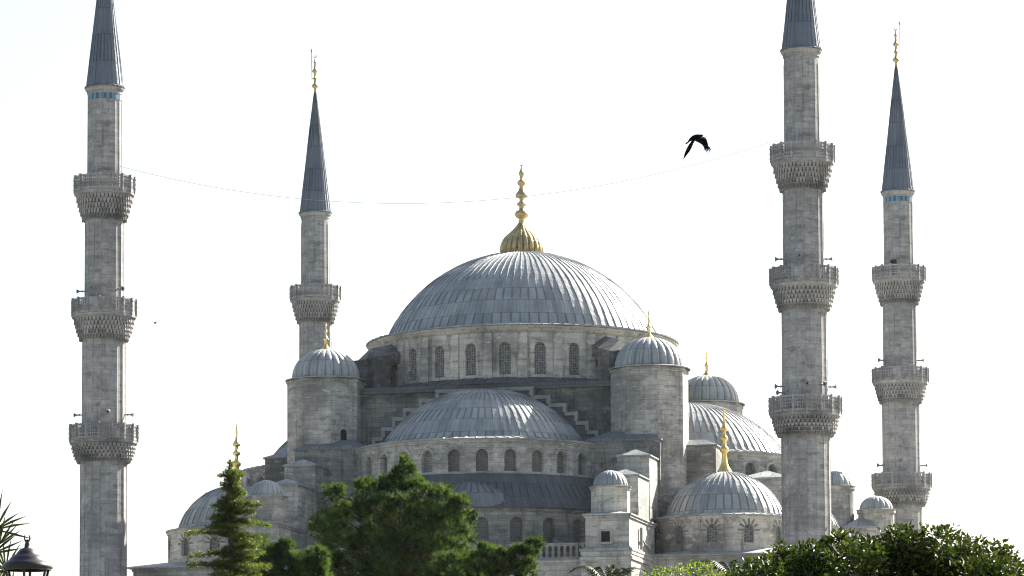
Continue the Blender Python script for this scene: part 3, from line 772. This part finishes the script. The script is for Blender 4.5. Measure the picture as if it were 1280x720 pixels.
# cables
def cable(name, pts, r, label):
    mb = MB()
    for a, b in zip(pts, pts[1:]): mb.bar(a, b, r)
    return tag(mb.build(name, CABLE), label, 'cable')
cable('hanging_cable', [to_world(u, -29.75, 54.22 + .0052 * (u - .8) ** 2) for u in np.linspace(-28.3, 28.9, 40)], .016, 'thin cable sagging across the sky between the two near minarets')
cable('hanging_cable', [to_world(32.95, -29.9, 56.6), to_world(33.05, -29.9, 47), to_world(33.15, -29.9, 35.6)], .012, 'thin wire hanging straight down beside the balconies of the nearest right minaret')
# ------------------------------------------------------------------ plants
def leaf_obj(name, V, F, mat, parent=None):
    V = np.asarray(V, dtype=np.float32).reshape(-1, 3); F = np.asarray(F, dtype=np.int32)
    me = bpy.data.meshes.new(name); nf, k = F.shape
    me.vertices.add(len(V)); me.vertices.foreach_set('co', V.ravel())
    me.loops.add(nf * k); me.loops.foreach_set('vertex_index', F.ravel())
    me.polygons.add(nf); me.polygons.foreach_set('loop_start', np.arange(0, nf * k, k, dtype=np.int32))
    me.update(calc_edges=True); me.materials.append(mat)
    o = bpy.data.objects.new(name, me); COL.objects.link(o)
    if parent: o.parent = parent
    return o
def unit(a): return a / np.maximum(np.linalg.norm(a, axis=-1, keepdims=True), 1e-9)
def sample_lobes(rng, lobes, n, shell=0.45, power=0.75):
    """points spread through ellipsoid lobes [(x,y,z,rx,ry,rz)], denser towards their surface; also the outward direction"""
    L = np.array(lobes, dtype=float); w = (L[:, 3] * L[:, 4] * L[:, 5]) ** power; w /= w.sum()
    k = rng.choice(len(L), n, p=w); d = unit(rng.normal(size=(n, 3)))
    r = shell + (1 - shell) * rng.random(n) ** 0.6
    r *= 1 + 0.22 * rng.normal(size=n) * (rng.random(n) < .3)
    return L[k, :3] + d * r[:, None] * L[k, 3:6], d
def needles(rng, P, D, per, length, width, up=0.35, spread=0.9):
    n = len(P); d = unit(np.repeat(D, per, 0) + np.array([0, 0, up]) + spread * rng.normal(size=(n * per, 3)))
    p = np.repeat(P, per, 0); ln = length * (0.65 + 0.6 * rng.random((n * per, 1)))
    s = unit(np.cross(d, rng.normal(size=d.shape))) * width * (0.7 + .6 * rng.random((n * per, 1)))
    V = np.stack([p - s * .5, p + s * .5, p + d * ln], 1)
    return V.reshape(-1, 3), np.arange(n * per * 3).reshape(-1, 3)
def leaves(rng, P, D, length, width, up=0.2, spread=0.6, droop=0.0, fold=0.25):
    n = len(P); d = unit(D + np.array([0, 0, up]) + spread * rng.normal(size=(n, 3)))
    ln = length * (0.6 + 0.7 * rng.random((n, 1))); w = width * (0.7 + 0.6 * rng.random((n, 1)))
    s = unit(np.cross(d, rng.normal(size=d.shape) + np.array([0, 0, 1.5]))); nn = np.cross(s, d)
    b = P; t = P + d * ln - np.array([0, 0, 1]) * ln * droop
    m = P + d * ln * .45
    l = m + s * w * .5 + nn * w * fold; r = m - s * w * .5 + nn * w * fold
    V = np.stack([b, l, t, r], 1).reshape(-1, 3); i = np.arange(n)[:, None] * 4
    F = np.concatenate([i + np.array([[0, 1, 2]]), i + np.array([[0, 2, 3]])], 0)
    # keep the two halves of a leaf in one island
    return V, F
def tube(mb, pts, radii, n=7):
    b = len(mb.v)
    for i, p in enumerate(pts):
        p = Vector(p); q = Vector(pts[min(i + 1, len(pts) - 1)]) - Vector(pts[max(i - 1, 0)]); q.normalize()
        u = q.cross(Vector((0.3, 1, 0.1))).normalized(); w = q.cross(u)
        for j in range(n):
            a = 2 * pi * j / n; mb.v.append(tuple(p + (u * cos(a) + w * sin(a)) * radii[i]))
    for i in range(len(pts) - 1):
        for j in range(n):
            k = (j + 1) % n; mb.face([b + i * n + j, b + i * n + k, b + (i + 1) * n + k, b + (i + 1) * n + j], sm=True)
    mb.face([b + (len(pts) - 1) * n + j for j in range(n)])
def limb(mb, a, b, r0, r1, rng, bend=0.12):
    a, b = Vector(a), Vector(b); L = (b - a).length; pts = [a]
    for t in (.25, .5, .75):
        pts.append(a.lerp(b, t) + Vector(rng.normal(size=3)) * L * bend * .35 + Vector((0, 0, -L * bend * sin(pi * t) * .5)))
    pts.append(b); tube(mb, pts, [r0 + (r1 - r0) * i / 4 for i in range(5)], 6)

def pine(label, x, y, lobes2d, depth, seed, trunk_top, ntuft, lean=0.0, group=None):
    """lobes2d: (x, z, r) across the crown; each is given a place in depth and companions in front and behind"""
    rng = np.random.default_rng(seed); t = thing('pine_tree', label, 'tree', (x, y, 0), 0, group)
    lob = []; zs = [l[1] for l in lobes2d]; zmax, zmin = max(zs), min(zs)
    for (lx, lz, r) in lobes2d:
        k = (zmax - lz) / max(zmax - zmin, .1); dd = depth * (0.25 + .75 * min(1, k * 1.3))
        for m in range(3 if r > .3 else 2):
            yy = rng.uniform(-1, 1) * dd; s_ = rng.uniform(.8, 1.1)
            lob.append((lx - x + rng.normal() * .05 * (m > 0), yy, lz - rng.uniform(0, .25) * (m > 0), r * s_, r * s_, r * .72 * s_))
            for q in range(7):      # small tufted shoots around every lobe
                a = rng.uniform(0, 2 * pi); e = rng.uniform(-.2, 1.0); rr = r * rng.uniform(.85, 1.2)
                lob.append((lx - x + cos(a) * cos(e) * rr, yy + sin(a) * cos(e) * rr, lz + sin(e) * rr * .75, r * .27, r * .27, r * .23))
    P, D = sample_lobes(rng, lob, int(ntuft * .65), .5, .3)
    V, F = needles(rng, P, D, 18, .185, .021, .5, .55); leaf_obj('crown', V, F, PINE, t)
    mb = MB(); tz = trunk_top
    tube(mb, [(0, 0, 0), (lean * .3, .05, tz * .35), (lean * .6, -.05, tz * .7), (lean, 0, tz)], [.32, .26, .19, .07], 9)
    for (a, b, c, r, _, _) in lob:
        if r > .17: limb(mb, (lean * .7 * min(1, c / tz), 0, min(tz - .2, c - .35 - .25 * hypot(a, b))), (a, b, c), .05, .015, rng)
    mb.build('trunk', BARK, t)
    return t

pine('broad dark green pine with tufted crown in front of the central half dome', -2.9, 100,
     [(-2.98, 12.0, 0.13), (-3.16, 11.69, 0.16), (-2.83, 11.73, 0.16), (-3.98, 11.25, 0.28), (-3.38, 11.4, 0.24), (-2.76, 11.29, 0.28), (-2.1, 11.06, 0.32), (-4.91, 11.12, 0.28), (-4.47, 10.63, 0.46), (-3.76, 10.62, 0.5), (-2.99, 10.62, 0.52), (-2.21, 10.5, 0.5), (-1.43, 10.79, 0.2), (-1.77, 10.28, 0.42), (-1.25, 10.5, 0.2), (-5.09, 10.41, 0.28), (-5.3, 10.14, 0.25), (-4.65, 9.74, 0.55), (-3.77, 9.62, 0.66), (-2.77, 9.51, 0.75), (-1.88, 9.5, 0.55), (-1.38, 9.99, 0.25), (-5.3, 9.19, 0.3), (-4.43, 8.96, 0.66), (-3.1, 8.73, 0.88), (-1.77, 8.95, 0.44), (-4.0, 8.2, .8), (-2.4, 8.1, .8), (-5.0, 8.3, .5), (-1.3, 8.3, .5)],
     1.7, 11, 10.2, 11500)
pine('low spreading pine whose branch tips reach right of the broad dark pine', -0.7, 96,
     [(-1.7, 8.87, 0.32), (-1.17, 8.97, 0.28), (-0.64, 9.16, 0.24), (-0.32, 8.98, 0.26), (0.21, 9.12, 0.22), (0.62, 9.38, 0.16), (0.45, 9.18, 0.18), (-0.85, 8.6, 0.4), (-0.0, 8.68, 0.3), (-1.38, 8.5, 0.48), (0.45, 8.8, 0.14), (-1.0, 8.1, .5), (-.2, 8.1, .4), (-1.9, 8.2, .4)],
     0.8, 12, 8.6, 4200)
pine('small pine of loose tufts between the cedar and the broad dark pine', -5.6, 90,
     [(-6.15, 8.72, 0.17), (-6.3, 9.0, 0.13), (-5.88, 8.72, 0.17), (-5.62, 8.85, 0.15), (-5.98, 8.46, 0.26), (-5.48, 8.54, 0.19), (-6.5, 8.39, 0.26), (-5.18, 8.44, 0.15), (-4.9, 8.66, 0.18), (-4.78, 8.5, 0.2), (-5.28, 8.2, 0.3), (-6.1, 8.1, 0.4), (-5.5, 7.8, .4), (-4.9, 8.1, .25), (-6.6, 7.9, .3)],
     0.6, 13, 8.3, 3000)

def cedar(label, x, y):
    rng = np.random.default_rng(5); t = thing('cedar_tree', label, 'tree', (x, y, 0))
    mb = MB(); tube(mb, [(0, 0, 0), (.03, 0, 5), (-.02, 0, 8.2), (-.04, 0, 9.3), (-.09, 0, 10.02)], [.2, .14, .07, .035, .008], 8)
    Ps, Ds = [], []
    arms = []     # (z, azimuth from +x, length, rise)
    for (z, sx, L, ri) in ((8.45, -1, 1.02, .02), (8.02, -1, .95, -.06), (9.0, 1, .62, .10), (8.72, 1, .80, -.10), (9.28, 1, .26, .06), (9.5, -1, .27, .03), (9.7, -1, .30, .06), (9.15, -1, .32, 0), (8.85, -1, .42, -.05), (8.4, 1, .6, -.05), (8.15, 1, .5, .0), (7.75, -1, 1.0, 0), (7.7, 1, .8, 0), (8.6, -1, .45, 0), (8.9, 1, .45, .02)):
        arms.append((z, 0 if sx > 0 else pi, L, ri))
    z = 9.82
    while z > 6.2:
        for q in range(2): arms.append((z, rng.uniform(.35, 2.8) * rng.choice([-1, 1]), ((9.98 - z) * .20 + .10) * rng.uniform(.7, 1.9), rng.uniform(-.08, .08)))
        z -= rng.uniform(.05, .13)
    for (z, az, L, ri) in arms:
        a = np.array([0, 0, z - .05]); e = np.array([cos(az), sin(az), 0]); n = max(3, int(L / .035)); s_ = np.array([-sin(az), cos(az), 0])
        tip = a + e * L + np.array([0, 0, ri]); limb(mb, a, tip, .018, .005, rng, .05)
        for i in range(n):
            f = (i + .7) / n; w = .26 * L ** .5 * (1 - abs(f - .55) * 1.1) + .03
            for q in range(7):
                lat = rng.uniform(-1, 1)
                p = a + (tip - a) * f + s_ * lat * w + np.array([0, 0, -.09 * abs(lat) * w - .035 * rng.random() - .06 * sin(pi * f) * 0 + .03 * sin(pi * f)])
                Ps.append(p + rng.normal(size=3) * .022); Ds.append(e * .7 + s_ * lat * .8 + np.array([0, 0, .1 - .5 * (rng.random() < .35)]))
    for i in range(260):
        zz = rng.uniform(8.9, 10.0); Ps.append(np.array([rng.normal() * .03 - .05, rng.normal() * .03, zz])); Ds.append(np.array([rng.normal(), rng.normal(), .4]))
    V, F = needles(rng, np.array(Ps), np.array(Ds), 7, .085, .015, .1, .75)
    leaf_obj('crown', V, F, CEDAR, t); mb.build('trunk', BARK, t)
cedar('slim cedar with level yellow-green boughs in front of the left corner dome', -6.18, 80)

def broad(name, label, x, y, lobes, n, lf, mat, seed, cat='tree', group=None, top=None):
    rng = np.random.default_rng(seed); t = thing(name, label, cat, (x, y, 0), 0, group)
    lob = []
    for (a, b, c, r) in lobes:
        lob.append((a, b, c, r, r, r * .85))
        for q in range(7):
            th = rng.uniform(0, 2 * pi); e = rng.uniform(-.3, 1.3); k = r * rng.uniform(.75, 1.05)
            lob.append((a + cos(th) * cos(e) * k, b + sin(th) * cos(e) * k, c + sin(e) * k * .85, r * .34, r * .34, r * .3))
    P, D = sample_lobes(rng, lob, n, .55)
    V, F = leaves(rng, P, D, lf[0], lf[1], .25, .55, .1); leaf_obj('crown', V, F, mat, t)
    mb = MB(); zt = min(l[2] for l in lobes); cx = sum(l[0] for l in lobes) / len(lobes); cy = sum(l[1] for l in lobes) / len(lobes)
    tube(mb, [(cx, cy, 0), (cx + .03, cy, zt * .5), (cx, cy, zt)], [.11, .09, .06], 8)
    for (a, b, c, r) in lobes: limb(mb, (cx, cy, zt * .8), (a, b, c), .045, .012, rng)
    mb.build('trunk', BARK, t)
    return t
rb = np.random.default_rng(21)
def hedge(outline, step, x0):
    L = []
    for i, (x, z) in enumerate(outline):
        r = rb.uniform(.17, .27)
        z += rb.uniform(-.03, .05)
        L.append((x - x0, rb.uniform(-.25, .25), z - r * .95, r))
        for dz in (.55, 1.0): L.append((x - x0 + rb.uniform(-.1, .1), rb.uniform(-.6, .4), z - dz, .36))
        L.append((x - x0 + rb.uniform(-.1, .1), .7 + rb.uniform(0, .5), z - .35 - rb.uniform(0, .2), .33))
    return L
broad('broadleaf_tree', 'broad dark tree of glossy leaves below the two right minarets', 4.2, 45,
      hedge([(2.85, 4.93), (3.06, 5.12), (3.26, 5.2), (3.46, 5.3), (3.70, 5.32), (3.99, 5.36), (4.19, 5.44), (4.44, 5.38), (4.66, 5.40), (4.86, 5.49), (5.06, 5.44), (5.24, 5.51), (5.37, 5.44)], 1, 4.2), 22000, (.088, .045), GLOSSY, 31)
broad('broadleaf_tree', 'narrower glossy-leaved tree at the lower right, last before the bare sky', 5.9, 45.4,
      hedge([(5.60, 5.26), (5.74, 5.36), (5.86, 5.42), (6.03, 5.31), (6.18, 5.24), (6.28, 5.1)], 1, 5.9), 10500, (.088, .045), GLOSSY, 32)
broad('leafy_shrub', 'bright yellow-green leafy tree below the right corner dome', 3.0, 60,
      [(-.75, 0, 5.85, .2), (-.5, .1, 5.93, .2), (-.22, -.1, 5.95, .2), (.05, 0, 6.02, .19), (.22, .1, 6.0, .17), (.42, 0, 5.88, .18), (.55, .1, 5.8, .18), (-.3, 0, 5.6, .35), (.2, 0, 5.6, .38), (-.7, .1, 5.55, .3), (.5, 0, 5.5, .3), (0, .3, 5.3, .5), (-.5, .2, 5.2, .4)], 4200, (.06, .034), YELLOW, 33)
# far cypresses at the right edge
for i, (x, y, z, lb) in enumerate(((20.98, 150, 13.3, 'hazy slim cypress at the right edge, left of two'), (21.65, 152, 13.55, 'hazy slim cypress at the right edge, cut off by the frame'))):
    rng = np.random.default_rng(50 + i); t = thing('cypress_tree', lb, 'tree', (x, y, 0), 0, 'far cypresses')
    P, D = sample_lobes(rng, [(0, 0, z - .5 - .5 * k, .10 + .055 * k, .10 + .055 * k, .6) for k in range(12)], 5000, .4)
    V, F = leaves(rng, P, D, .16, .07, .8, .4); leaf_obj('crown', V, F, FARLEAF, t)
    mb = MB(); tube(mb, [(0, 0, 0), (0, 0, z - .6)], [.2, .04]); mb.build('trunk', BARK, t)

def palm(label, x, y, h, fronds, seed, group=None):
    """feather palm: arching fronds of narrow leaflets"""
    rng = np.random.default_rng(seed); t = thing('palm_tree', label, 'palm', (x, y, 0), 0, group)
    mb = MB(); tube(mb, [(0, 0, 0), (.02, 0, h * .5), (0, 0, h)], [.16, .13, .12], 10); mb.build('trunk', BARK, t)
    for (az, L, rise) in fronds:
        e = np.array([cos(az), sin(az), 0]); s_ = np.array([-sin(az), cos(az), 0]); V = []; F = []; prev = None
        n = 26
        for i in range(n + 1):
            f = i / n; p = np.array([0, 0, h]) + e * L * f * .9 + np.array([0, 0, rise * L * (f * 1.5 - f * f * 1.1)])
            if prev is not None:
                for sg in (-1, 1):
                    l = L * .30 * (1 - .75 * abs(f - .35)) * (1 - f * .35); w = .012
                    d = unit(s_ * sg + e * .75 + np.array([0, 0, -.15]) + rng.normal(size=3) * .08); k = len(V); q = (p - prev) / np.linalg.norm(p - prev)
                    V += [p - q * w, p + q * w, p + d * l * .55 + q * w + np.array([0, 0, -.02]), p + d * l + np.array([0, 0, -l * .18])]; F += [[k, k + 1, k + 2], [k, k + 2, k + 3]]
                k = len(V); V += [prev - s_ * .012, prev + s_ * .012, p]; F += [[k, k + 1, k + 2]]
            prev = p
        leaf_obj('frond', V, F, PALM, t)
palm('small feather palm below the square window of the right buttress', 1.72, 65, 6.12, [(.3, .8, .9), (1.3, .75, 1.0), (2.7, .8, .95), (3.6, .75, 1.0), (4.8, .7, 1.1), (5.7, .8, .8), (2.0, .6, 1.3), (.9, .6, 1.25)], 61, 'small feather palms')
palm('small feather palm between the yellow-green tree and the glossy tree', 3.95, 64, 6.12, [(.3, .8, .9), (1.5, .75, 1.0), (2.7, .85, .95), (3.4, .8, 1.0), (4.6, .7, 1.1), (5.6, .8, .8), (2.2, .6, 1.3)], 62, 'small feather palms')

def fan_palm(label, x, y, h, heads, seed, k_=1.0):
    rng = np.random.default_rng(seed); t = thing('palm_tree', label, 'palm', (x, y, 0))
    mb = MB(); tube(mb, [(0, 0, 0), (-.03, 0, h * .5), (0, 0, h)], [.12, .11, .10], 10); mb.build('trunk', BARK, t)
    for (dx, dy, dz, rot_, L) in heads:
        dx, dy, dz, L = dx * k_, dy * k_, dz * k_, L * k_
        c = np.array([dx, dy, h + dz]); a0 = np.array([0, 0, h]); V = []; F = []
        q = unit(c - a0); s_ = unit(np.cross(q, [0.2, 1, .1])); k = 0; w = .008
        V += [a0 - s_ * w, a0 + s_ * w, c + s_ * w * .6, c - s_ * w * .6]; F += [[0, 1, 2], [0, 2, 3]]
        nrm = unit(np.array([rng.normal() * .3, -1, rng.normal() * .4])); u = unit(np.cross(nrm, [0, 0, 1])); v = np.cross(u, nrm) * -1
        for i in range(15):
            a = rot_ + (i / 14 - .5) * 4.4 + rng.normal() * .05; d = u * cos(a) + v * sin(a) * np.sign(v[2] or 1) + nrm * rng.normal() * .12
            d = unit(d); l = L * (.75 + .3 * rng.random()); p = np.cross(nrm, d) * .011 * k_; m = c + d * l * .5 + nrm * .004; e = c + d * l + np.array([0, 0, -.05 * l * rng.random()])
            k = len(V); V += [c - p * .5, m - p, e, m + p, c + p * .5]; F += [[k, k + 1, k + 3], [k + 1, k + 2, k + 3], [k, k + 3, k + 4]]
        leaf_obj('frond', V, F, PALM, t)
fan_palm('fan palm with thin spiky blades at the left edge behind the street lamp', -6.50, 44, 4.36,
         [(.16, -.1, .75, 1.1, .36), (.22, .1, .42, .2, .34), (.12, 0, .55, .8, .36), (.2, -.15, .62, .5, .30), (-.1, .1, .9, 1.4, .36), (-.3, 0, .6, 2.4, .4), (.26, 0, .16, -.4, .3), (-.1, -.2, .3, 3.3, .4), (.05, .2, .3, -.6, .36)], 71, 1.42)

# ------------------------------------------------------------------ street lamp
lamp = thing('street_lamp', 'dark metal street lamp with a tiered bell cap at the lower left corner', 'lamp', (-5.37, 40, 0))
mb = MB(); mb.lathe([(.16, 0), (.16, .25), (.09, .35), (.07, .5), (.05, 1.6), (.045, 3.9), (.09, 3.95), (.11, 4.02), (.05, 4.06)], 16, sm=True); mb.build('post', BLACKMETAL, lamp)
mb = MB(); mb.lathe([(.27, 4.655), (.285, 4.665), (.275, 4.70), (.235, 4.735), (.20, 4.755), (.19, 4.775), (.16, 4.80), (.125, 4.82), (.115, 4.835), (.085, 4.87), (.045, 4.89), (.03, 4.90), (.03, 4.925), (.02, 4.95), (.03, 4.965), (.01, 4.985)], 36, sm=True)
for sg in (-1, 1):
    mb.bar((sg * .005, 0, 4.96), (sg * .03, 0, 4.985), .009); mb.bar((sg * .03, 0, 4.985), (sg * .026, 0, 5.03), .007)
mb.build('cap', BLACKMETAL, lamp)
mb = MB()
for k in range(6):
    a = 2 * pi * k / 6 + pi / 2; mb.bar((.255 * cos(a), .255 * sin(a), 4.66), (.12 * cos(a), .12 * sin(a), 4.03), .013)
mb.lathe([(.25, 4.64), (.265, 4.64), (.265, 4.66), (.25, 4.66)], 36); mb.build('lantern_frame', BLACKMETAL, lamp)
mb = MB(); mb.lathe([(.09, 4.06), (.1, 4.3), (.085, 4.5), (.03, 4.56)], 16, sm=True); mb.build('lamp_glass', plain('frosted_glass', (.55, .55, .5), .3), lamp)

# ------------------------------------------------------------------ birds
def crow():
    t = MB(); A = Vector((0, 0, 0))
    def V(px, py, y): return Vector(((px - 340) / 12 * .01546, y, (300 - py) / 12 * .01546))
    # body: lofted from tail root to beak
    path = [(215, 352, 0, .004, .022), (240, 330, 0, .010, .030), (275, 297, 0, .030, .036), (320, 268, 0, .048, .044), (370, 255, 0, .056, .046), (410, 246, 0, .044, .040), (435, 237, 0, .029, .031), (452, 233, 0, .026, .027), (463, 234, 0, .015, .014), (472, 236, 0, .008, .007), (484, 240, 0, .001, .001)]
    n = 14; b = 0
    for i, (px, py, y, rv, rh) in enumerate(path):
        p = V(px, py, y); q = V(*path[min(i + 1, len(path) - 1)][:3]) - V(*path[max(i - 1, 0)][:3]); q.normalize(); up = Vector((-q.z, 0, q.x))
        for j in range(n):
            a = 2 * pi * j / n; t.v.append(tuple(p + up * rv * sin(a) + Vector((0, 1, 0)) * rh * cos(a)))
    for i in range(len(path) - 1):
        for j in range(n):
            k = (j + 1) % n; t.face([b + i * n + j, b + i * n + k, b + (i + 1) * n + k, b + (i + 1) * n + j], sm=True)
    def sheet(rows, th=.006):
        """wing or tail as a thin closed body; rows of points leading edge to trailing edge"""
        b0 = len(t.v); nr, nc = len(rows), len(rows[0])
        for s_ in (1, -1):
            for r in rows:
                for c, p in enumerate(r):
                    e = th * s_ * (0.5 if c in (0, nc - 1) else 1.0); t.v.append((p[0], p[1] + e * .5, p[2] + e))
        N_ = nr * nc
        for i in range(nr - 1):
            for j in range(nc - 1):
                q = [b0 + i * nc + j, b0 + i * nc + j + 1, b0 + (i + 1) * nc + j + 1, b0 + (i + 1) * nc + j]
                t.face(q, sm=True); t.face([x + N_ for x in q[::-1]], sm=True)
        edge = [i * nc for i in range(nr)] + [(nr - 1) * nc + j for j in range(1, nc)] + [i * nc + nc - 1 for i in range(nr - 2, -1, -1)] + [j for j in range(nc - 2, 0, -1)]
        for a, c in zip(edge, edge[1:] + edge[:1]): t.face([b0 + a, b0 + c, b0 + c + N_, b0 + a + N_])
    # near wing, swept down and forward
    lead = [(445, 250, -.03), (495, 275, -.10), (512, 300, -.16), (525, 350, -.22), (535, 410, -.27), (545, 470, -.31)]
    trail = [(325, 300, -.03), (345, 330, -.10), (400, 365, -.16), (445, 405, -.22), (462, 440, -.27), (475, 480, -.30)]
    rows = []
    for L_, T_ in zip(lead, trail):
        a, c = V(*L_), V(*T_); rows.append([a.lerp(c, f) for f in (0, .25, .5, .75, 1)])
    sheet(rows)
    for (x0, y0, x1, y1, w) in ((480, 455, 486, 535, 9.5), (497, 460, 508, 548, 9.5), (515, 460, 536, 556, 9.5), (530, 458, 562, 542, 9.5), (540, 450, 580, 515, 9.5)):
        a, c = V(x0, y0, -.305), V(x1, y1, -.34); d = (c - a).normalized(); s_ = Vector((-d.z, 0, d.x)) * w / 12 * .01546
        sheet([[a - s_, a, a + s_], [a.lerp(c, .6) - s_ * .9, a.lerp(c, .6), a.lerp(c, .6) + s_ * .9], [c - s_ * .15, c, c + s_ * .15]], .003)
    # far wing
    lead = [(330, 270, .03), (300, 300, .10), (262, 345, .17), (225, 400, .24), (200, 460, .29), (178, 540, .34)]
    trail = [(345, 310, .03), (325, 340, .10), (308, 380, .17), (280, 430, .24), (235, 485, .29), (188, 538, .34)]
    sheet([[V(*L_).lerp(V(*T_), f) for f in (0, .33, .66, 1)] for L_, T_ in zip(lead, trail)])
    # tail
    sheet([[V(262, 312, -.03), V(262, 318, 0), V(268, 322, .03)], [V(225, 340, -.05), V(228, 345, 0), V(235, 348, .05)], [V(200, 350, -.06), V(203, 357, 0), V(212, 360, .06)]], .004)
    o = t.build('crow', BIRD); o.location = (3.612, 70, 15.215)
    tag(o, 'black crow flying with wings swept down beside the right minaret', 'bird')
crow()
t = MB()
for sg in (-1, 1):
    t.poly([(0, 0, .05), (.12, 0, -.03), (.18 * sg + .1, sg * .2, .1), (.0, sg * .12, .1)]); t.poly([(0, 0, .0), (.12, 0, -.08), (.18 * sg + .1, sg * .2, .06), (.0, sg * .12, .06)])
t.lathe([(.004, -.2), (.05, -.1), (.065, 0), (.05, .12), (.004, .2)], 8)
o = t.build('distant_bird', BIRD); o.location = (-24.76, 250, 37.28); o.rotation_euler = (0, radians(-35), 0); o.scale = (.65, .65, .65)
tag(o, 'tiny distant bird, a grey speck right of the far left minaret', 'bird')

# ------------------------------------------------------------------ thin summer haze
hm = NT('haze_air'); hv = hm.add('ShaderNodeVolumePrincipled'); hv.inputs['Color'].default_value = (0.9, 0.94, 1.0, 1); hv.inputs['Density'].default_value = 0.000028
hv.inputs['Anisotropy'].default_value = 0.2
hm.link(hv.outputs[0], hm.out.inputs['Volume'])
g = MB(); g.box(-2600, 2600, -600, 4600, -1, 95)
tag(g.build('haze', hm.m), 'thin bright summer haze over the park and the mosque', None, None, 'stuff')
S.cycles.volume_bounces = 0
